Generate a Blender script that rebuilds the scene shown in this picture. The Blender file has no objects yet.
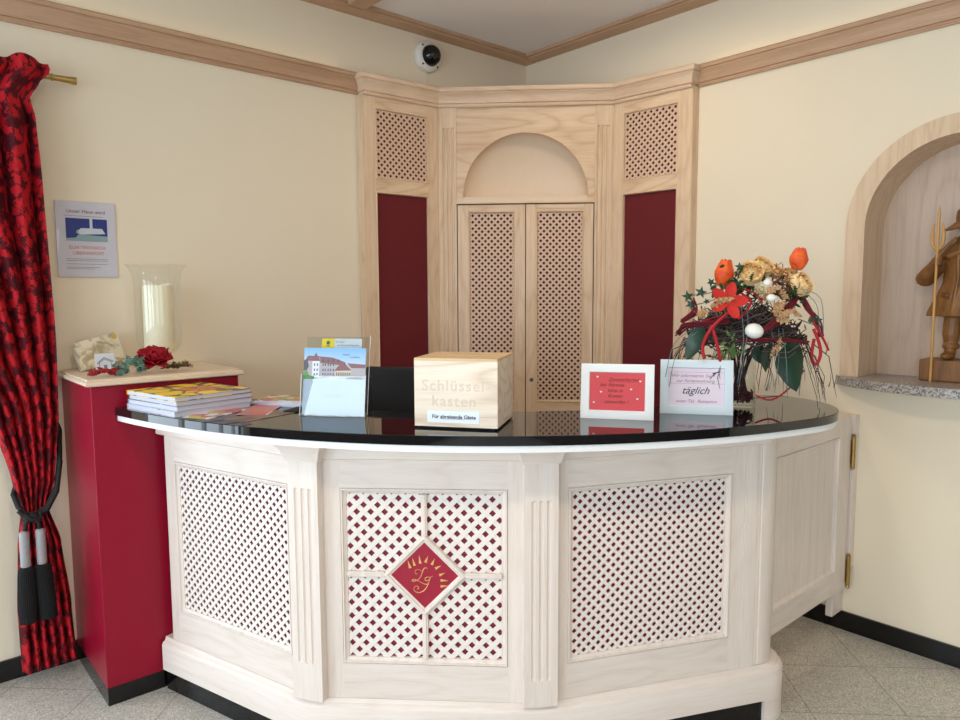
import bpy, math, random
from math import sin, cos, pi, radians as R
from mathutils import Vector, Matrix, noise
random.seed(7)
C = bpy.context.scene.collection
WORLD = {}          # world matrix of every object built here

# ---------------------------------------------------------------- mesh builder
class MB:
    def __init__(s): s.v = []; s.f = []; s.m = []; s.uv = None
    def add(s, vs, fs, mat=0, T=None):
        b = len(s.v)
        for p in vs:
            p = Vector(p)
            s.v.append(tuple(T @ p) if T is not None else tuple(p))
        for f in fs: s.f.append([b + i for i in f]); s.m.append(mat)
        return s
    def box(s, x0, x1, y0, y1, z0, z1, mat=0, T=None):
        vs = [(x, y, z) for x in (x0, x1) for y in (y0, y1) for z in (z0, z1)]
        return s.add(vs, [(0,1,3,2),(4,6,7,5),(0,4,5,1),(2,3,7,6),(0,2,6,4),(1,5,7,3)], mat, T)
    def prism(s, poly, a, b, axis='z', mat=0, T=None):
        n = len(poly)
        area = sum(poly[i][0]*poly[(i+1) % n][1] - poly[(i+1) % n][0]*poly[i][1] for i in range(n))
        P = list(poly) if area > 0 else list(poly)[::-1]
        if axis == 'z': vs = [(p[0], p[1], a) for p in P] + [(p[0], p[1], b) for p in P]
        elif axis == 'y': P = P[::-1]; vs = [(p[0], a, p[1]) for p in P] + [(p[0], b, p[1]) for p in P]
        else: vs = [(a, p[0], p[1]) for p in P] + [(b, p[0], p[1]) for p in P]
        if a > b: vs = vs[n:] + vs[:n]
        fs = [tuple(range(n))[::-1], tuple(range(n, 2*n))]
        fs += [(i, (i+1) % n, n + (i+1) % n, n + i) for i in range(n)]
        return s.add(vs, fs, mat, T)
    def tube(s, pts, r, n=8, mat=0, T=None, closed=False, flat=1.0):
        pts = [Vector(p) for p in pts]; k = len(pts)
        rs = r if isinstance(r, (list, tuple)) else [r]*k
        vs = []; up = None
        for i, p in enumerate(pts):
            if closed: t = pts[(i+1) % k] - pts[i-1]
            else: t = pts[min(i+1, k-1)] - pts[max(i-1, 0)]
            t = t.normalized() if t.length > 1e-9 else Vector((0,0,1))
            if up is None: up = Vector((0,0,1)) if abs(t.z) < .9 else Vector((1,0,0))
            a = t.cross(up).normalized(); up = a.cross(t).normalized()
            for j in range(n):
                q = 2*pi*j/n
                vs.append(p + (a*cos(q) + up*sin(q)*flat)*rs[i])
        fs = []
        for i in range(k if closed else k-1):
            for j in range(n):
                i2 = (i+1) % k
                fs.append((i*n+j, i*n+(j+1) % n, i2*n+(j+1) % n, i2*n+j))
        if not closed: fs += [tuple(range(n))[::-1], tuple((k-1)*n+j for j in range(n))]
        return s.add(vs, fs, mat, T)
    def lathe(s, prof, n=32, c=(0,0,0), mat=0, T=None, cap=True):
        vs = []; k = len(prof)
        for r, z in prof:
            for j in range(n):
                q = 2*pi*j/n; vs.append((c[0]+max(r, 1e-5)*cos(q), c[1]+max(r, 1e-5)*sin(q), c[2]+z))
        fs = [(i*n+j, i*n+(j+1) % n, (i+1)*n+(j+1) % n, (i+1)*n+j) for i in range(k-1) for j in range(n)]
        if cap: fs += [tuple(range(n))[::-1], tuple((k-1)*n+j for j in range(n))]
        return s.add(vs, fs, mat, T)
    def ball(s, c, r, n=16, m=10, mat=0, T=None):
        if not isinstance(r, (tuple, list)): r = (r, r, r)
        vs = [(c[0], c[1], c[2]-r[2])]
        for i in range(1, m):
            a = -pi/2 + pi*i/m
            for j in range(n):
                q = 2*pi*j/n
                vs.append((c[0]+r[0]*cos(a)*cos(q), c[1]+r[1]*cos(a)*sin(q), c[2]+r[2]*sin(a)))
        vs.append((c[0], c[1], c[2]+r[2]))
        fs = [(0, 1+(j+1) % n, 1+j) for j in range(n)]
        for i in range(m-2):
            for j in range(n):
                a = 1+i*n
                fs.append((a+j, a+(j+1) % n, a+n+(j+1) % n, a+n+j))
        a = 1+(m-2)*n; e = len(vs)-1
        fs += [(a+j, a+(j+1) % n, e) for j in range(n)]
        return s.add(vs, fs, mat, T)
    def sweep(s, path, prof, mat=0, T=None, closed_prof=True):
        """prof = [(offset to the right of travel, z)], mitred along a plan path"""
        n = len(path); P = [Vector((p[0], p[1])) for p in path]; k = len(prof); vs = []
        for i in range(n):
            d1 = (P[i]-P[i-1]).normalized() if i > 0 else None
            d2 = (P[i+1]-P[i]).normalized() if i < n-1 else None
            d1 = d1 or d2; d2 = d2 or d1
            n1 = Vector((d1.y, -d1.x)); n2 = Vector((d2.y, -d2.x)); m = (n1+n2)
            m = m / max(.2, m.dot(n1))
            for o, z in prof: vs.append((P[i].x+m.x*o, P[i].y+m.y*o, z))
        fs = []
        for i in range(n-1):
            for j in range(k if closed_prof else k-1):
                fs.append((i*k+j, (i+1)*k+j, (i+1)*k+(j+1) % k, i*k+(j+1) % k))
        if closed_prof: fs += [tuple(range(k)), tuple((n-1)*k+j for j in range(k))[::-1]]
        return s.add(vs, fs, mat, T)
    def grid(s, nx, ny, fn, mat=0, T=None, uv=False):
        vs = []; uvs = []
        for j in range(ny):
            for i in range(nx):
                vs.append(fn(i/(nx-1), j/(ny-1))); uvs.append((i/(nx-1), j/(ny-1)))
        b = len(s.v)
        s.add(vs, [(j*nx+i, j*nx+i+1, (j+1)*nx+i+1, (j+1)*nx+i) for j in range(ny-1) for i in range(nx-1)], mat, T)
        if uv: s.uv = (b, uvs)
        return s
    def obj(s, name, mats, parent=None, M=None, smooth=None, bevel=None, fix=False, mods=None):
        me = bpy.data.meshes.new(name)
        me.from_pydata(s.v, [], s.f)
        if not isinstance(mats, (list, tuple)): mats = [mats]
        for m in mats: me.materials.append(m)
        for p, mi in zip(me.polygons, s.m): p.material_index = mi
        if fix:
            import bmesh
            bm = bmesh.new(); bm.from_mesh(me); bmesh.ops.recalc_face_normals(bm, faces=bm.faces); bm.to_mesh(me); bm.free()
        if s.uv:
            b, uvs = s.uv; L = me.uv_layers.new(name='UVMap')
            for lp in me.loops:
                i = lp.vertex_index - b
                if 0 <= i < len(uvs): L.data[lp.index].uv = uvs[i]
        if smooth is not None:
            me.shade_smooth()
            if smooth < 180: me.set_sharp_from_angle(angle=R(smooth))
        me.update()
        o = bpy.data.objects.new(name, me); C.objects.link(o)
        put(o, parent, M)
        if bevel:
            b = o.modifiers.new('edge', 'BEVEL'); b.width = bevel; b.segments = 2; b.limit_method = 'ANGLE'; b.angle_limit = R(40)
            b.harden_normals = False
        if mods: mods(o)
        return o

def put(o, parent=None, M=None):
    M = M if M is not None else (WORLD[parent] if parent is not None else Matrix.Identity(4))
    WORLD[o] = M.copy()
    if parent is not None:
        o.parent = parent
        o.matrix_basis = WORLD[parent].inverted() @ M
    else: o.matrix_basis = M

def tag(o, label=None, cat=None, group=None, kind=None):
    if label: o['label'] = label
    if cat: o['category'] = cat
    if group: o['group'] = group
    if kind: o['kind'] = kind
    return o
def thing(name, label, cat, M, group=None):
    o = bpy.data.objects.new(name, None); C.objects.link(o); o.empty_display_size = .05
    put(o, None, M); return tag(o, label, cat, group)
def fr(x, y, z=0, deg=0): return Matrix.Translation((x, y, z)) @ Matrix.Rotation(R(deg), 4, 'Z')
def structure(o): o['kind'] = 'structure'; return o

# ---------------------------------------------------------------- materials
def lin(c):
    return tuple(((v/255)/12.92 if v/255 <= .04045 else (((v/255)+.055)/1.055)**2.4) for v in c) + (1,)
def newmat(name):
    m = bpy.data.materials.new(name); m.use_nodes = True
    nt = m.node_tree; b = nt.nodes['Principled BSDF']; return m, nt, b
def N(nt, t, **kw):
    n = nt.nodes.new(t)
    for k, v in kw.items():
        if k.startswith('_'): setattr(n, k[1:], v)
        else:
            k2 = k.replace('__', ' ')
            n.inputs[k2].default_value = v
    return n
def plain(name, col, rough=.6, metal=0, var=.04, scale=30, bump=0, coat=0):
    m, nt, b = newmat(name)
    tc = N(nt, 'ShaderNodeTexCoord'); nz = N(nt, 'ShaderNodeTexNoise', Scale=scale, Detail=4.0)
    nt.links.new(tc.outputs['Object'], nz.inputs['Vector'])
    rp = N(nt, 'ShaderNodeMapRange'); rp.inputs['To Min'].default_value = 1-var; rp.inputs['To Max'].default_value = 1+var
    nt.links.new(nz.outputs['Fac'], rp.inputs['Value'])
    mx = N(nt, 'ShaderNodeVectorMath', _operation='SCALE'); mx.inputs[0].default_value = lin(col)[:3]
    nt.links.new(rp.outputs['Result'], mx.inputs['Scale']); nt.links.new(mx.outputs[0], b.inputs['Base Color'])
    b.inputs['Roughness'].default_value = rough; b.inputs['Metallic'].default_value = metal
    b.inputs['Coat Weight'].default_value = coat
    if bump:
        bp = N(nt, 'ShaderNodeBump', Strength=bump, Distance=.002); nt.links.new(nz.outputs['Fac'], bp.inputs['Height'])
        nt.links.new(bp.outputs[0], b.inputs['Normal'])
    return m
def wood(name, base, dark, axis='z', rough=.45, scale=1.0, cath=.35):
    """grain running along the given object axis"""
    m, nt, b = newmat(name)
    tc = N(nt, 'ShaderNodeTexCoord'); mp = N(nt, 'ShaderNodeMapping')
    sc = {'x': (1.2, 26, 26), 'y': (26, 1.2, 26), 'z': (26, 26, 1.2), 'h': (1.4, 1.4, 26)}[axis]
    mp.inputs['Scale'].default_value = tuple(v*scale for v in sc)
    nt.links.new(tc.outputs['Object'], mp.inputs['Vector'])
    n1 = N(nt, 'ShaderNodeTexNoise', Scale=1.6, Detail=3.0, Roughness=.5)
    nt.links.new(mp.outputs[0], n1.inputs['Vector'])
    n2 = N(nt, 'ShaderNodeTexNoise', Scale=9.0, Detail=5.0, Roughness=.6); nt.links.new(mp.outputs[0], n2.inputs['Vector'])
    mp2 = N(nt, 'ShaderNodeMapping')
    mp2.inputs['Scale'].default_value = {'x': (.9, 5, 5), 'y': (5, .9, 5), 'z': (5, 5, .9), 'h': (.9, .9, 6)}[axis]
    nt.links.new(tc.outputs['Object'], mp2.inputs['Vector'])
    n3 = N(nt, 'ShaderNodeTexNoise', Scale=1.3, Detail=1.0); nt.links.new(mp2.outputs[0], n3.inputs['Vector'])
    ml = N(nt, 'ShaderNodeMath', _operation='MULTIPLY'); ml.inputs[1].default_value = 16; nt.links.new(n3.outputs['Fac'], ml.inputs[0])
    sn = N(nt, 'ShaderNodeMath', _operation='PINGPONG'); sn.inputs[1].default_value = 1; nt.links.new(ml.outputs[0], sn.inputs[0])
    pw = N(nt, 'ShaderNodeMath', _operation='POWER'); pw.inputs[1].default_value = 3; nt.links.new(sn.outputs[0], pw.inputs[0])
    a1 = N(nt, 'ShaderNodeMath', _operation='MULTIPLY'); a1.inputs[1].default_value = cath; nt.links.new(pw.outputs[0], a1.inputs[0])
    a2 = N(nt, 'ShaderNodeMapRange'); a2.inputs['From Min'].default_value = .35; a2.inputs['From Max'].default_value = .75
    a2.inputs['To Max'].default_value = .45; nt.links.new(n1.outputs['Fac'], a2.inputs['Value'])
    a3 = N(nt, 'ShaderNodeMapRange'); a3.inputs['From Min'].default_value = .45; a3.inputs['From Max'].default_value = .8
    a3.inputs['To Max'].default_value = .5; nt.links.new(n2.outputs['Fac'], a3.inputs['Value'])
    s1 = N(nt, 'ShaderNodeMath', _operation='ADD'); nt.links.new(a1.outputs[0], s1.inputs[0]); nt.links.new(a2.outputs[0], s1.inputs[1])
    s2 = N(nt, 'ShaderNodeMath', _operation='ADD', _use_clamp=True); nt.links.new(s1.outputs[0], s2.inputs[0]); nt.links.new(a3.outputs[0], s2.inputs[1])
    mx = N(nt, 'ShaderNodeMixRGB'); mx.inputs[1].default_value = lin(base); mx.inputs[2].default_value = lin(dark)
    nt.links.new(s2.outputs[0], mx.inputs[0]); nt.links.new(mx.outputs[0], b.inputs['Base Color'])
    b.inputs['Roughness'].default_value = rough
    bp = N(nt, 'ShaderNodeBump', Strength=.12, Distance=.001); nt.links.new(n2.outputs['Fac'], bp.inputs['Height']); nt.links.new(bp.outputs[0], b.inputs['Normal'])
    return m
def thin_glass(name, tint=(1,1,1), gl=.9, edge=1.45):
    m, nt, b = newmat(name); nt.nodes.remove(b); out = nt.nodes['Material Output']
    t = N(nt, 'ShaderNodeBsdfTransparent'); t.inputs[0].default_value = (*tint, 1)
    g = N(nt, 'ShaderNodeBsdfGlossy'); g.inputs['Roughness'].default_value = .02; g.inputs[0].default_value = (gl, gl, gl, 1)
    lw = N(nt, 'ShaderNodeLayerWeight'); lw.inputs[0].default_value = .5
    pw = N(nt, 'ShaderNodeMath', _operation='POWER'); pw.inputs[1].default_value = 4.0; nt.links.new(lw.outputs['Facing'], pw.inputs[0])
    f = N(nt, 'ShaderNodeMath', _operation='MULTIPLY_ADD', _use_clamp=True); f.inputs[1].default_value = .55; f.inputs[2].default_value = .018*edge; nt.links.new(pw.outputs[0], f.inputs[0])
    mx = N(nt, 'ShaderNodeMixShader'); nt.links.new(f.outputs[0], mx.inputs[0]); nt.links.new(t.outputs[0], mx.inputs[1]); nt.links.new(g.outputs[0], mx.inputs[2])
    nt.links.new(mx.outputs[0], out.inputs[0]); return m

COUNTERC = dict(base=(230,218,209), dark=(212,196,182))  # paler wood tone, for counter and gate
W_V = wood('counter_wood_upright', **COUNTERC, axis='z', cath=.25)
W_H = wood('counter_wood_level', **COUNTERC, axis='x', cath=.35)
W_S = wood('counter_wood_moulding', **COUNTERC, axis='h', cath=.12)
CABC = dict(base=(226,200,170), dark=(196,160,124))  # warmer tan wood tone, for the cabinet
O_V = wood('cabinet_wood_upright', **CABC, axis='z', cath=.3)
O_H = wood('cabinet_wood_level', **CABC, axis='x', cath=.55)
RAILC = dict(base=(196,160,128), dark=(164,126,96))
RL_X = wood('rail_wood_x', **RAILC, axis='x', cath=.2)
RL_Y = wood('rail_wood_y', **RAILC, axis='y', cath=.2)
LATT = plain('lattice_wood_pale', (232,222,214), .5)
LATO = plain('lattice_wood_tan', (216,182,156), .5)
RED_BACK = plain('wine_red_backing', (128,20,52), .6)
RED_DARK = plain('wine_red_cloth_panel', (98,6,16), .8, bump=.1, scale=300)
RED_BLK = plain('red_lacquer', (142,10,40), .32)
DARK_BACK = plain('dark_red_backing', (58,16,16), .8)
WALL = plain('cream_plaster', (232,219,195), .9, var=.015, scale=6, bump=.05)
CEIL = plain('ceiling_paint', (232,228,226), .9, var=.01)
BLACK_ST = plain('black_skirting_stone', (7,7,9), .15)
RED_BLK.node_tree.nodes['Principled BSDF'].inputs['Specular IOR Level'].default_value = .3
GOLD = plain('gold_leaf', (226,186,112), .35, metal=.6)
BRASS = plain('polished_brass', (178,150,92), .28, metal=1)
WHITE = plain('white_paint', (232,234,234), .5, var=.01)
BLACK = plain('black_fabric_and_shade', (16,15,17), .8)
STEEL = plain('brushed_steel', (150,150,150), .3, metal=1)
PAPER = plain('white_paper', (216,222,232), .6, var=.01)

def speckle(name, cols, scale, rough, tiles=False):
    m, nt, b = newmat(name)
    tc = N(nt, 'ShaderNodeTexCoord')
    v = N(nt, 'ShaderNodeTexVoronoi', Scale=scale); nt.links.new(tc.outputs['Object'], v.inputs['Vector'])
    sp = N(nt, 'ShaderNodeSeparateColor'); nt.links.new(v.outputs['Color'], sp.inputs[0])
    cr = N(nt, 'ShaderNodeValToRGB'); cr.color_ramp.elements[0].color = lin(cols[0]); cr.color_ramp.elements[1].color = lin(cols[-1])
    for i, c in enumerate(cols[1:-1]):
        e = cr.color_ramp.elements.new((i+1)/(len(cols)-1)); e.color = lin(c)
    nt.links.new(sp.outputs[0], cr.inputs[0])
    col = cr.outputs[0]
    nz = N(nt, 'ShaderNodeTexNoise', Scale=scale/18, Detail=3.0); nt.links.new(tc.outputs['Object'], nz.inputs['Vector'])
    mr = N(nt, 'ShaderNodeMapRange'); mr.inputs['To Min'].default_value = .86; mr.inputs['To Max'].default_value = 1.12
    nt.links.new(nz.outputs['Fac'], mr.inputs['Value'])
    vm = N(nt, 'ShaderNodeVectorMath', _operation='SCALE'); nt.links.new(col, vm.inputs[0]); nt.links.new(mr.outputs[0], vm.inputs['Scale']); col = vm.outputs[0]
    if tiles:
        mp = N(nt, 'ShaderNodeMapping'); mp.vector_type = 'POINT'
        # grout grid turned 45 degrees to the walls
        mp.inputs['Rotation'].default_value = (0, 0, R(-45)); mp.inputs['Location'].default_value = (-2.815+9*.333, 1.357+9*.333, 0)
        nt.links.new(tc.outputs['Object'], mp.inputs['Vector'])
        br = N(nt, 'ShaderNodeTexBrick', Scale=1.0, Mortar__Size=.0022, Mortar__Smooth=.1, Brick__Width=.333, Row__Height=.333)
        br.offset = 0; br.inputs['Color1'].default_value = (1,1,1,1); br.inputs['Color2'].default_value = (.95,.95,.95,1); br.inputs['Mortar'].default_value = (.55,.53,.5,1)
        nt.links.new(mp.outputs[0], br.inputs['Vector'])
        mx = N(nt, 'ShaderNodeMixRGB', _blend_type='MULTIPLY'); mx.inputs[0].default_value = 1
        nt.links.new(col, mx.inputs[1]); nt.links.new(br.outputs['Color'], mx.inputs[2]); col = mx.outputs[0]
    nt.links.new(col, b.inputs['Base Color']); b.inputs['Roughness'].default_value = rough
    return m
FLOOR = speckle('granite_floor_tiles', [(140,136,126), (176,171,160), (196,191,181), (222,218,208)], 330, .32, True)
SILLST = speckle('grey_granite_sill', [(90,86,84), (150,144,140), (196,190,184)], 200, .3)
def granite_black():
    m, nt, b = newmat('polished_black_granite')
    tc = N(nt, 'ShaderNodeTexCoord'); v = N(nt, 'ShaderNodeTexVoronoi', Scale=400.0); nt.links.new(tc.outputs['Object'], v.inputs['Vector'])
    cr = N(nt, 'ShaderNodeValToRGB'); cr.color_ramp.elements[0].color = (.02,.02,.024,1); cr.color_ramp.elements[1].color = (.006,.006,.007,1); cr.color_ramp.elements[1].position = .3
    nt.links.new(v.outputs['Distance'], cr.inputs[0]); nt.links.new(cr.outputs[0], b.inputs['Base Color'])
    b.inputs['Roughness'].default_value = .035; b.inputs['IOR'].default_value = 1.6
    return m
GRAN = granite_black()

# ---------------------------------------------------------------- room shell
XR, YL = 3.229, 3.222
HC = 2.93
DARKWALL = wood('dark_unseen_wall', (92,70,54), (70,50,38), 'z')  # unseen walls made dark so the granite edge reflects less
structure(MB().box(-3.2, XR+.1, -3.2, YL+.1, -.08, 0).obj('floor', FLOOR))
structure(MB().box(-3.2, XR+.1, -3.2, YL+.1, HC, HC+.08).obj('ceiling', CEIL))
mb = MB(); mb.box(.12, XR+.1, YL, YL+.1, 0, HC); mb.box(-3.2, -2.7, YL, YL+.1, 0, HC); mb.box(-2.7, .12, YL, YL+.1, 0, .25); mb.box(-2.7, .12, YL, YL+.1, 2.2, HC)
structure(mb.obj('wall_left', WALL))
# right wall with the arched niche opening
NY, NZ, NR = .859, 1.764, .40     # niche centre line, spring height, opening radius in the plaster
mb = MB()
mb.box(XR, XR+.1, NY+NR, YL, 0, HC); mb.box(XR, XR+.1, -3.2, NY-NR, 0, HC); mb.box(XR, XR+.1, NY-NR, NY+NR, 0, 1.1)
arc = [(NY+NR*cos(pi*i/24), NZ+NR*sin(pi*i/24)) for i in range(25)]
mb.prism([(NY+NR, HC)] + arc + [(NY-NR, HC)], XR, XR+.1, 'x')
structure(mb.obj('wall_right', WALL, fix=True))
# window walls behind the viewpoint
def window_wall(name, wins, axis, z0=.35, z1=2.35):
    mb = MB(); lo, hi = -3.2, (YL if axis == 'x' else XR)
    edges = [lo] + [v for w in wins for v in w] + [hi]
    for i in range(0, len(edges), 2):
        a, b = edges[i], edges[i+1]
        mb.box(-3.2, -3.1, a, b, 0, HC) if axis == 'x' else mb.box(a, b, -3.2, -3.1, 0, HC)
    for a, b in wins:
        for q0, q1 in ((0, z0), (z1, HC)):
            mb.box(-3.2, -3.1, a, b, q0, q1) if axis == 'x' else mb.box(a, b, -3.2, -3.1, q0, q1)
    structure(mb.obj(name, DARKWALL))
    for a, b in wins:
        fm = MB()
        for c0, c1, q0, q1 in ((a, a+.06, z0, z1), (b-.06, b, z0, z1), (a, b, z0, z0+.06), (a, b, z1-.06, z1), ((a+b)/2-.035, (a+b)/2+.035, z0, z1), (a, b, 1.75, 1.8)):
            fm.box(-3.14, -3.08, c0, c1, q0, q1) if axis == 'x' else fm.box(c0, c1, -3.14, -3.08, q0, q1)
        global WN
        WN += 1
        structure(fm.obj('window_%d' % WN, WHITE, bevel=.004))
        L = bpy.data.lights.new('daylight_%d' % WN, 'AREA'); L.shape = 'RECTANGLE'; L.size = b-a; L.size_y = z1-z0
        L.energy = (b-a)*(z1-z0)*(30 if axis == 'x' else 7); L.color = (.76, .89, 1.0)
        o = bpy.data.objects.new('daylight_%d' % WN, L); C.objects.link(o)
        if axis == 'x': o.location = (-3.22, (a+b)/2, (z0+z1)/2); o.rotation_euler = (R(62), 0, R(-90))
        else: o.location = ((a+b)/2, -3.22, (z0+z1)/2); o.rotation_euler = (R(62), 0, 0)
        L.cycles.is_portal = False
WN = 1
fm = MB()
for x in (-2.7, -2.12, -1.54, -.96, -.42, .06): fm.box(x, x+.06, YL+.02, YL+.08, .25, 2.2)
for z in (.25, 1.70, 2.14): fm.box(-2.7, .12, YL+.02, YL+.08, z, z+.06)
structure(fm.obj('window_1', WHITE, bevel=.004))
L = bpy.data.lights.new('daylight_1', 'AREA'); L.shape = 'RECTANGLE'; L.size = 2.8; L.size_y = 1.95; L.energy = 5.5*18; L.color = (.76, .89, 1.0)
o = bpy.data.objects.new('daylight_1', L); C.objects.link(o); o.location = (-1.29, YL+.16, 1.22); o.rotation_euler = (R(90), 0, R(180))
window_wall('wall_window_side', [(-2.2, -.9), (-.3, 1.0), (1.5, 2.7)], 'x')
window_wall('wall_back', [(-2.2, -.6), (.2, 1.8)], 'y')  # unseen back-wall windows, added to light the counter

# baseboards
bb = [(0, 0), (.012, 0), (.012, .083), (0, .083)]
structure(MB().sweep([(-3.1, YL-.0005), (.617-.001, YL-.0005)], bb).obj('baseboard_left', BLACK_ST))
structure(MB().sweep([(XR-.0005, 1.275), (XR-.0005, -3.0)], bb).obj('baseboard_right', BLACK_ST))
structure(MB().sweep([(XR-.0005, 1.99), (XR-.0005, 1.277)], bb).obj('baseboard_far_right', BLACK_ST))

# picture rails (same height as the cabinet crown)
rail = [(0, 2.513), (.012, 2.513), (.014, 2.518), (.010, 2.523), (.010, 2.530), (.018, 2.532), (.021, 2.55), (.028, 2.572), (.036, 2.584), (.036, 2.589), (.044, 2.591), (.046, 2.606), (.040, 2.612), (0, 2.612)]
structure(MB().sweep([(-3.1, YL), (2.0035, YL)], rail).obj('trim_1', RL_X, smooth=30))
structure(MB().sweep([(XR, 2.004), (XR, -3.1)], rail).obj('trim_2', RL_Y, smooth=30))
# ceiling battens
bt = [(0, 2.9), (.088, 2.9), (.088, 2.912), (.1, 2.912), (.1, HC), (0, HC)]
structure(MB().sweep([(-3.1, YL), (XR, YL)], bt).obj('trim_3', RL_X))
structure(MB().sweep([(XR, YL-.1003), (XR, -3.1)], bt).obj('trim_4', RL_Y))
structure(MB().box(1.905, 2.0, -3.1, YL-.1, 2.902, HC).obj('trim_5', RL_Y))
structure(MB().box(.45, .55, -3.1, YL-.1, 2.902, HC).obj('trim_6', RL_Y))

# ---------------------------------------------------------------- wood panel helpers (local: x right, y into the panel, z up)
def clip_half(poly, a, b, c):      # keep a*x+b*y<=c
    out = []
    for i in range(len(poly)):
        p, q = poly[i], poly[(i+1) % len(poly)]
        dp, dq = a*p[0]+b*p[1]-c, a*q[0]+b*q[1]-c
        if dp <= 0: out.append(p)
        if dp*dq < 0:
            t = dp/(dp-dq); out.append((p[0]+t*(q[0]-p[0]), p[1]+t*(q[1]-p[1])))
    return out
def lattice(mb, x0, x1, z0, z1, pitch, w, y0, th, extra=()):
    cx, cz = (x0+x1)/2, (z0+z1)/2; L = (x1-x0)+(z1-z0)
    for layer, ang in ((0, 45), (1, -45)):
        c, s = cos(R(ang)), sin(R(ang)); n = int(L/pitch/1.2)+2
        for k in range(-n, n+1):
            ox, oz = cx - s*k*pitch, cz + c*k*pitch
            poly = [(ox+c*a-s*b, oz+s*a+c*b) for a, b in ((-L, -w/2), (L, -w/2), (L, w/2), (-L, w/2))]
            for h in ((1, 0, x1), (-1, 0, -x0), (0, 1, z1), (0, -1, -z0)) + tuple(extra): 
                poly = clip_half(poly, *h)
                if len(poly) < 3: break
            if len(poly) >= 3:
                cl = [poly[0]]
                for p in poly[1:]:
                    if math.dist(p, cl[-1]) > 1e-5: cl.append(p)
                if len(cl) > 2 and math.dist(cl[0], cl[-1]) > 1e-5: mb.prism(cl, y0+layer*th, y0+(layer+1)*th, 'y')
def ring(mb, x0, x1, z0, z1, prof, mat=0):
    """picture-frame moulding: prof = [(inward offset, y)]"""
    k = len(prof); vs = []
    for (cx, cz, sx, sz) in ((x0, z0, 1, 1), (x1, z0, -1, 1), (x1, z1, -1, -1), (x0, z1, 1, -1)):
        for o, y in prof: vs.append((cx+sx*o, y, cz+sz*o))
    fs = [(i*k+j, ((i+1) % 4)*k+j, ((i+1) % 4)*k+(j+1) % k, i*k+(j+1) % k) for i in range(4) for j in range(k)]
    mb.add(vs, fs, mat)
def stiles_rails(x0, x1, z0, z1, ox0, ox1, rails, y0, y1, parent, F, mv, mh, bevel=None):
    for a, b in ((x0, ox0), (ox1, x1)): MB().box(a, b, y0, y1, z0, z1).obj('stile', mv, parent, F, bevel=bevel)
    for a, b in rails: MB().box(ox0, ox1, y0, y1, a, b).obj('rail', mh, parent, F, bevel=bevel)
BEAD = [(0.0002, .016), (0.0002, .002), (.003, -.003), (.007, -.003), (.009, .003), (.013, .006), (.018, .008), (.02, .016)]
def fluted(mb, w, z0, z1, fz0, fz1, cols, fw, fd, depth, y=0):
    """board whose front carries rounded vertical flutes"""
    xs = sorted(set([-w/2, w/2] + [c+fw/2*t for c in cols for t in (-1, -.8, -.5, 0, .5, .8, 1)]))
    zs = [z0] + [fz0+fw*.5*(1-cos(pi/2*i/4)) for i in range(5)] + [fz1-fw*.5*(1-cos(pi/2*i/4)) for i in range(4, -1, -1)] + [z1]
    def dep(x, z):
        for c in cols:
            t = abs(x-c)/(fw/2)
            if t < .999:
                e = 1.0
                if z < fz0+fw/2: e = math.sqrt(max(0, 1-((fz0+fw/2-z)/(fw/2))**2))
                if z > fz1-fw/2: e = math.sqrt(max(0, 1-((z-fz1+fw/2)/(fw/2))**2))
                if z <= fz0 or z >= fz1: e = 0
                return fd*max(0, (e*e-t*t))**.5 if e > t else 0
        return 0
    nx, nz = len(xs), len(zs)
    mb.add([(x, y+dep(x, z), z) for z in zs for x in xs], [(j*nx+i, j*nx+i+1, (j+1)*nx+i+1, (j+1)*nx+i) for j in range(nz-1) for i in range(nx-1)])
    a, b = -w/2, w/2
    mb.add([(a, y, z0), (a, y, z1), (a, y+depth, z1), (a, y+depth, z0), (b, y, z0), (b, y, z1), (b, y+depth, z1), (b, y+depth, z0)],
           [(0, 1, 2, 3), (4, 7, 6, 5), (1, 5, 6, 2), (0, 3, 7, 4), (3, 2, 6, 7)])

# ---------------------------------------------------------------- reception counter
P = [Vector(p) for p in ((.797, 2.742), (1.013, 1.992), (1.540, 1.467), (2.296, 1.115))]     # outer line of the plinth
d = [(P[i+1]-P[i]).normalized() for i in range(3)]
nrm = [Vector((t.y, -t.x)) for t in d]            # towards the room
nrm = [n if n.dot(-P[0]) > 0 else -n for n in nrm]
def offs(k):        # polyline moved k inwards, corners mitred
    q = [P[0]-nrm[0]*k]
    for i in (1, 2):
        m = nrm[i-1]+nrm[i]; m = m/m.dot(nrm[i]); q.append(P[i]-m*k)
    q.append(P[3]-nrm[2]*k)
    q[0] = q[0] + d[0]*((2.7405-q[0].y)/d[0].y)       # stops at the red pedestal
    return q
body = offs(.02)
ctr = thing('reception_counter', 'pale wooden reception counter with red-backed lattice front panels', 'reception counter', fr(1.4, 1.7))
def facet(i): 
    a = P[i]-nrm[i]*.02; return fr(a.x, a.y, 0, math.degrees(math.atan2(d[i].y, d[i].x)))
ZB, ZT = .205, 1.0505
U = [(body[0]-(P[0]-nrm[0]*.02)).dot(d[0]), 0, 0]
ulim = [(.045, (body[1]-(P[0]-nrm[0]*.02)).dot(d[0])), ((body[1]-(P[1]-nrm[1]*.02)).dot(d[1]), (body[2]-(P[1]-nrm[1]*.02)).dot(d[1])), ((body[2]-(P[2]-nrm[2]*.02)).dot(d[2]), .742)]
opens = [(.098, .694), (.113, .640), (.097, .692)]
OZ0, OZ1 = .322, .896
PITCH, SLW = .0315, .0158
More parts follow.
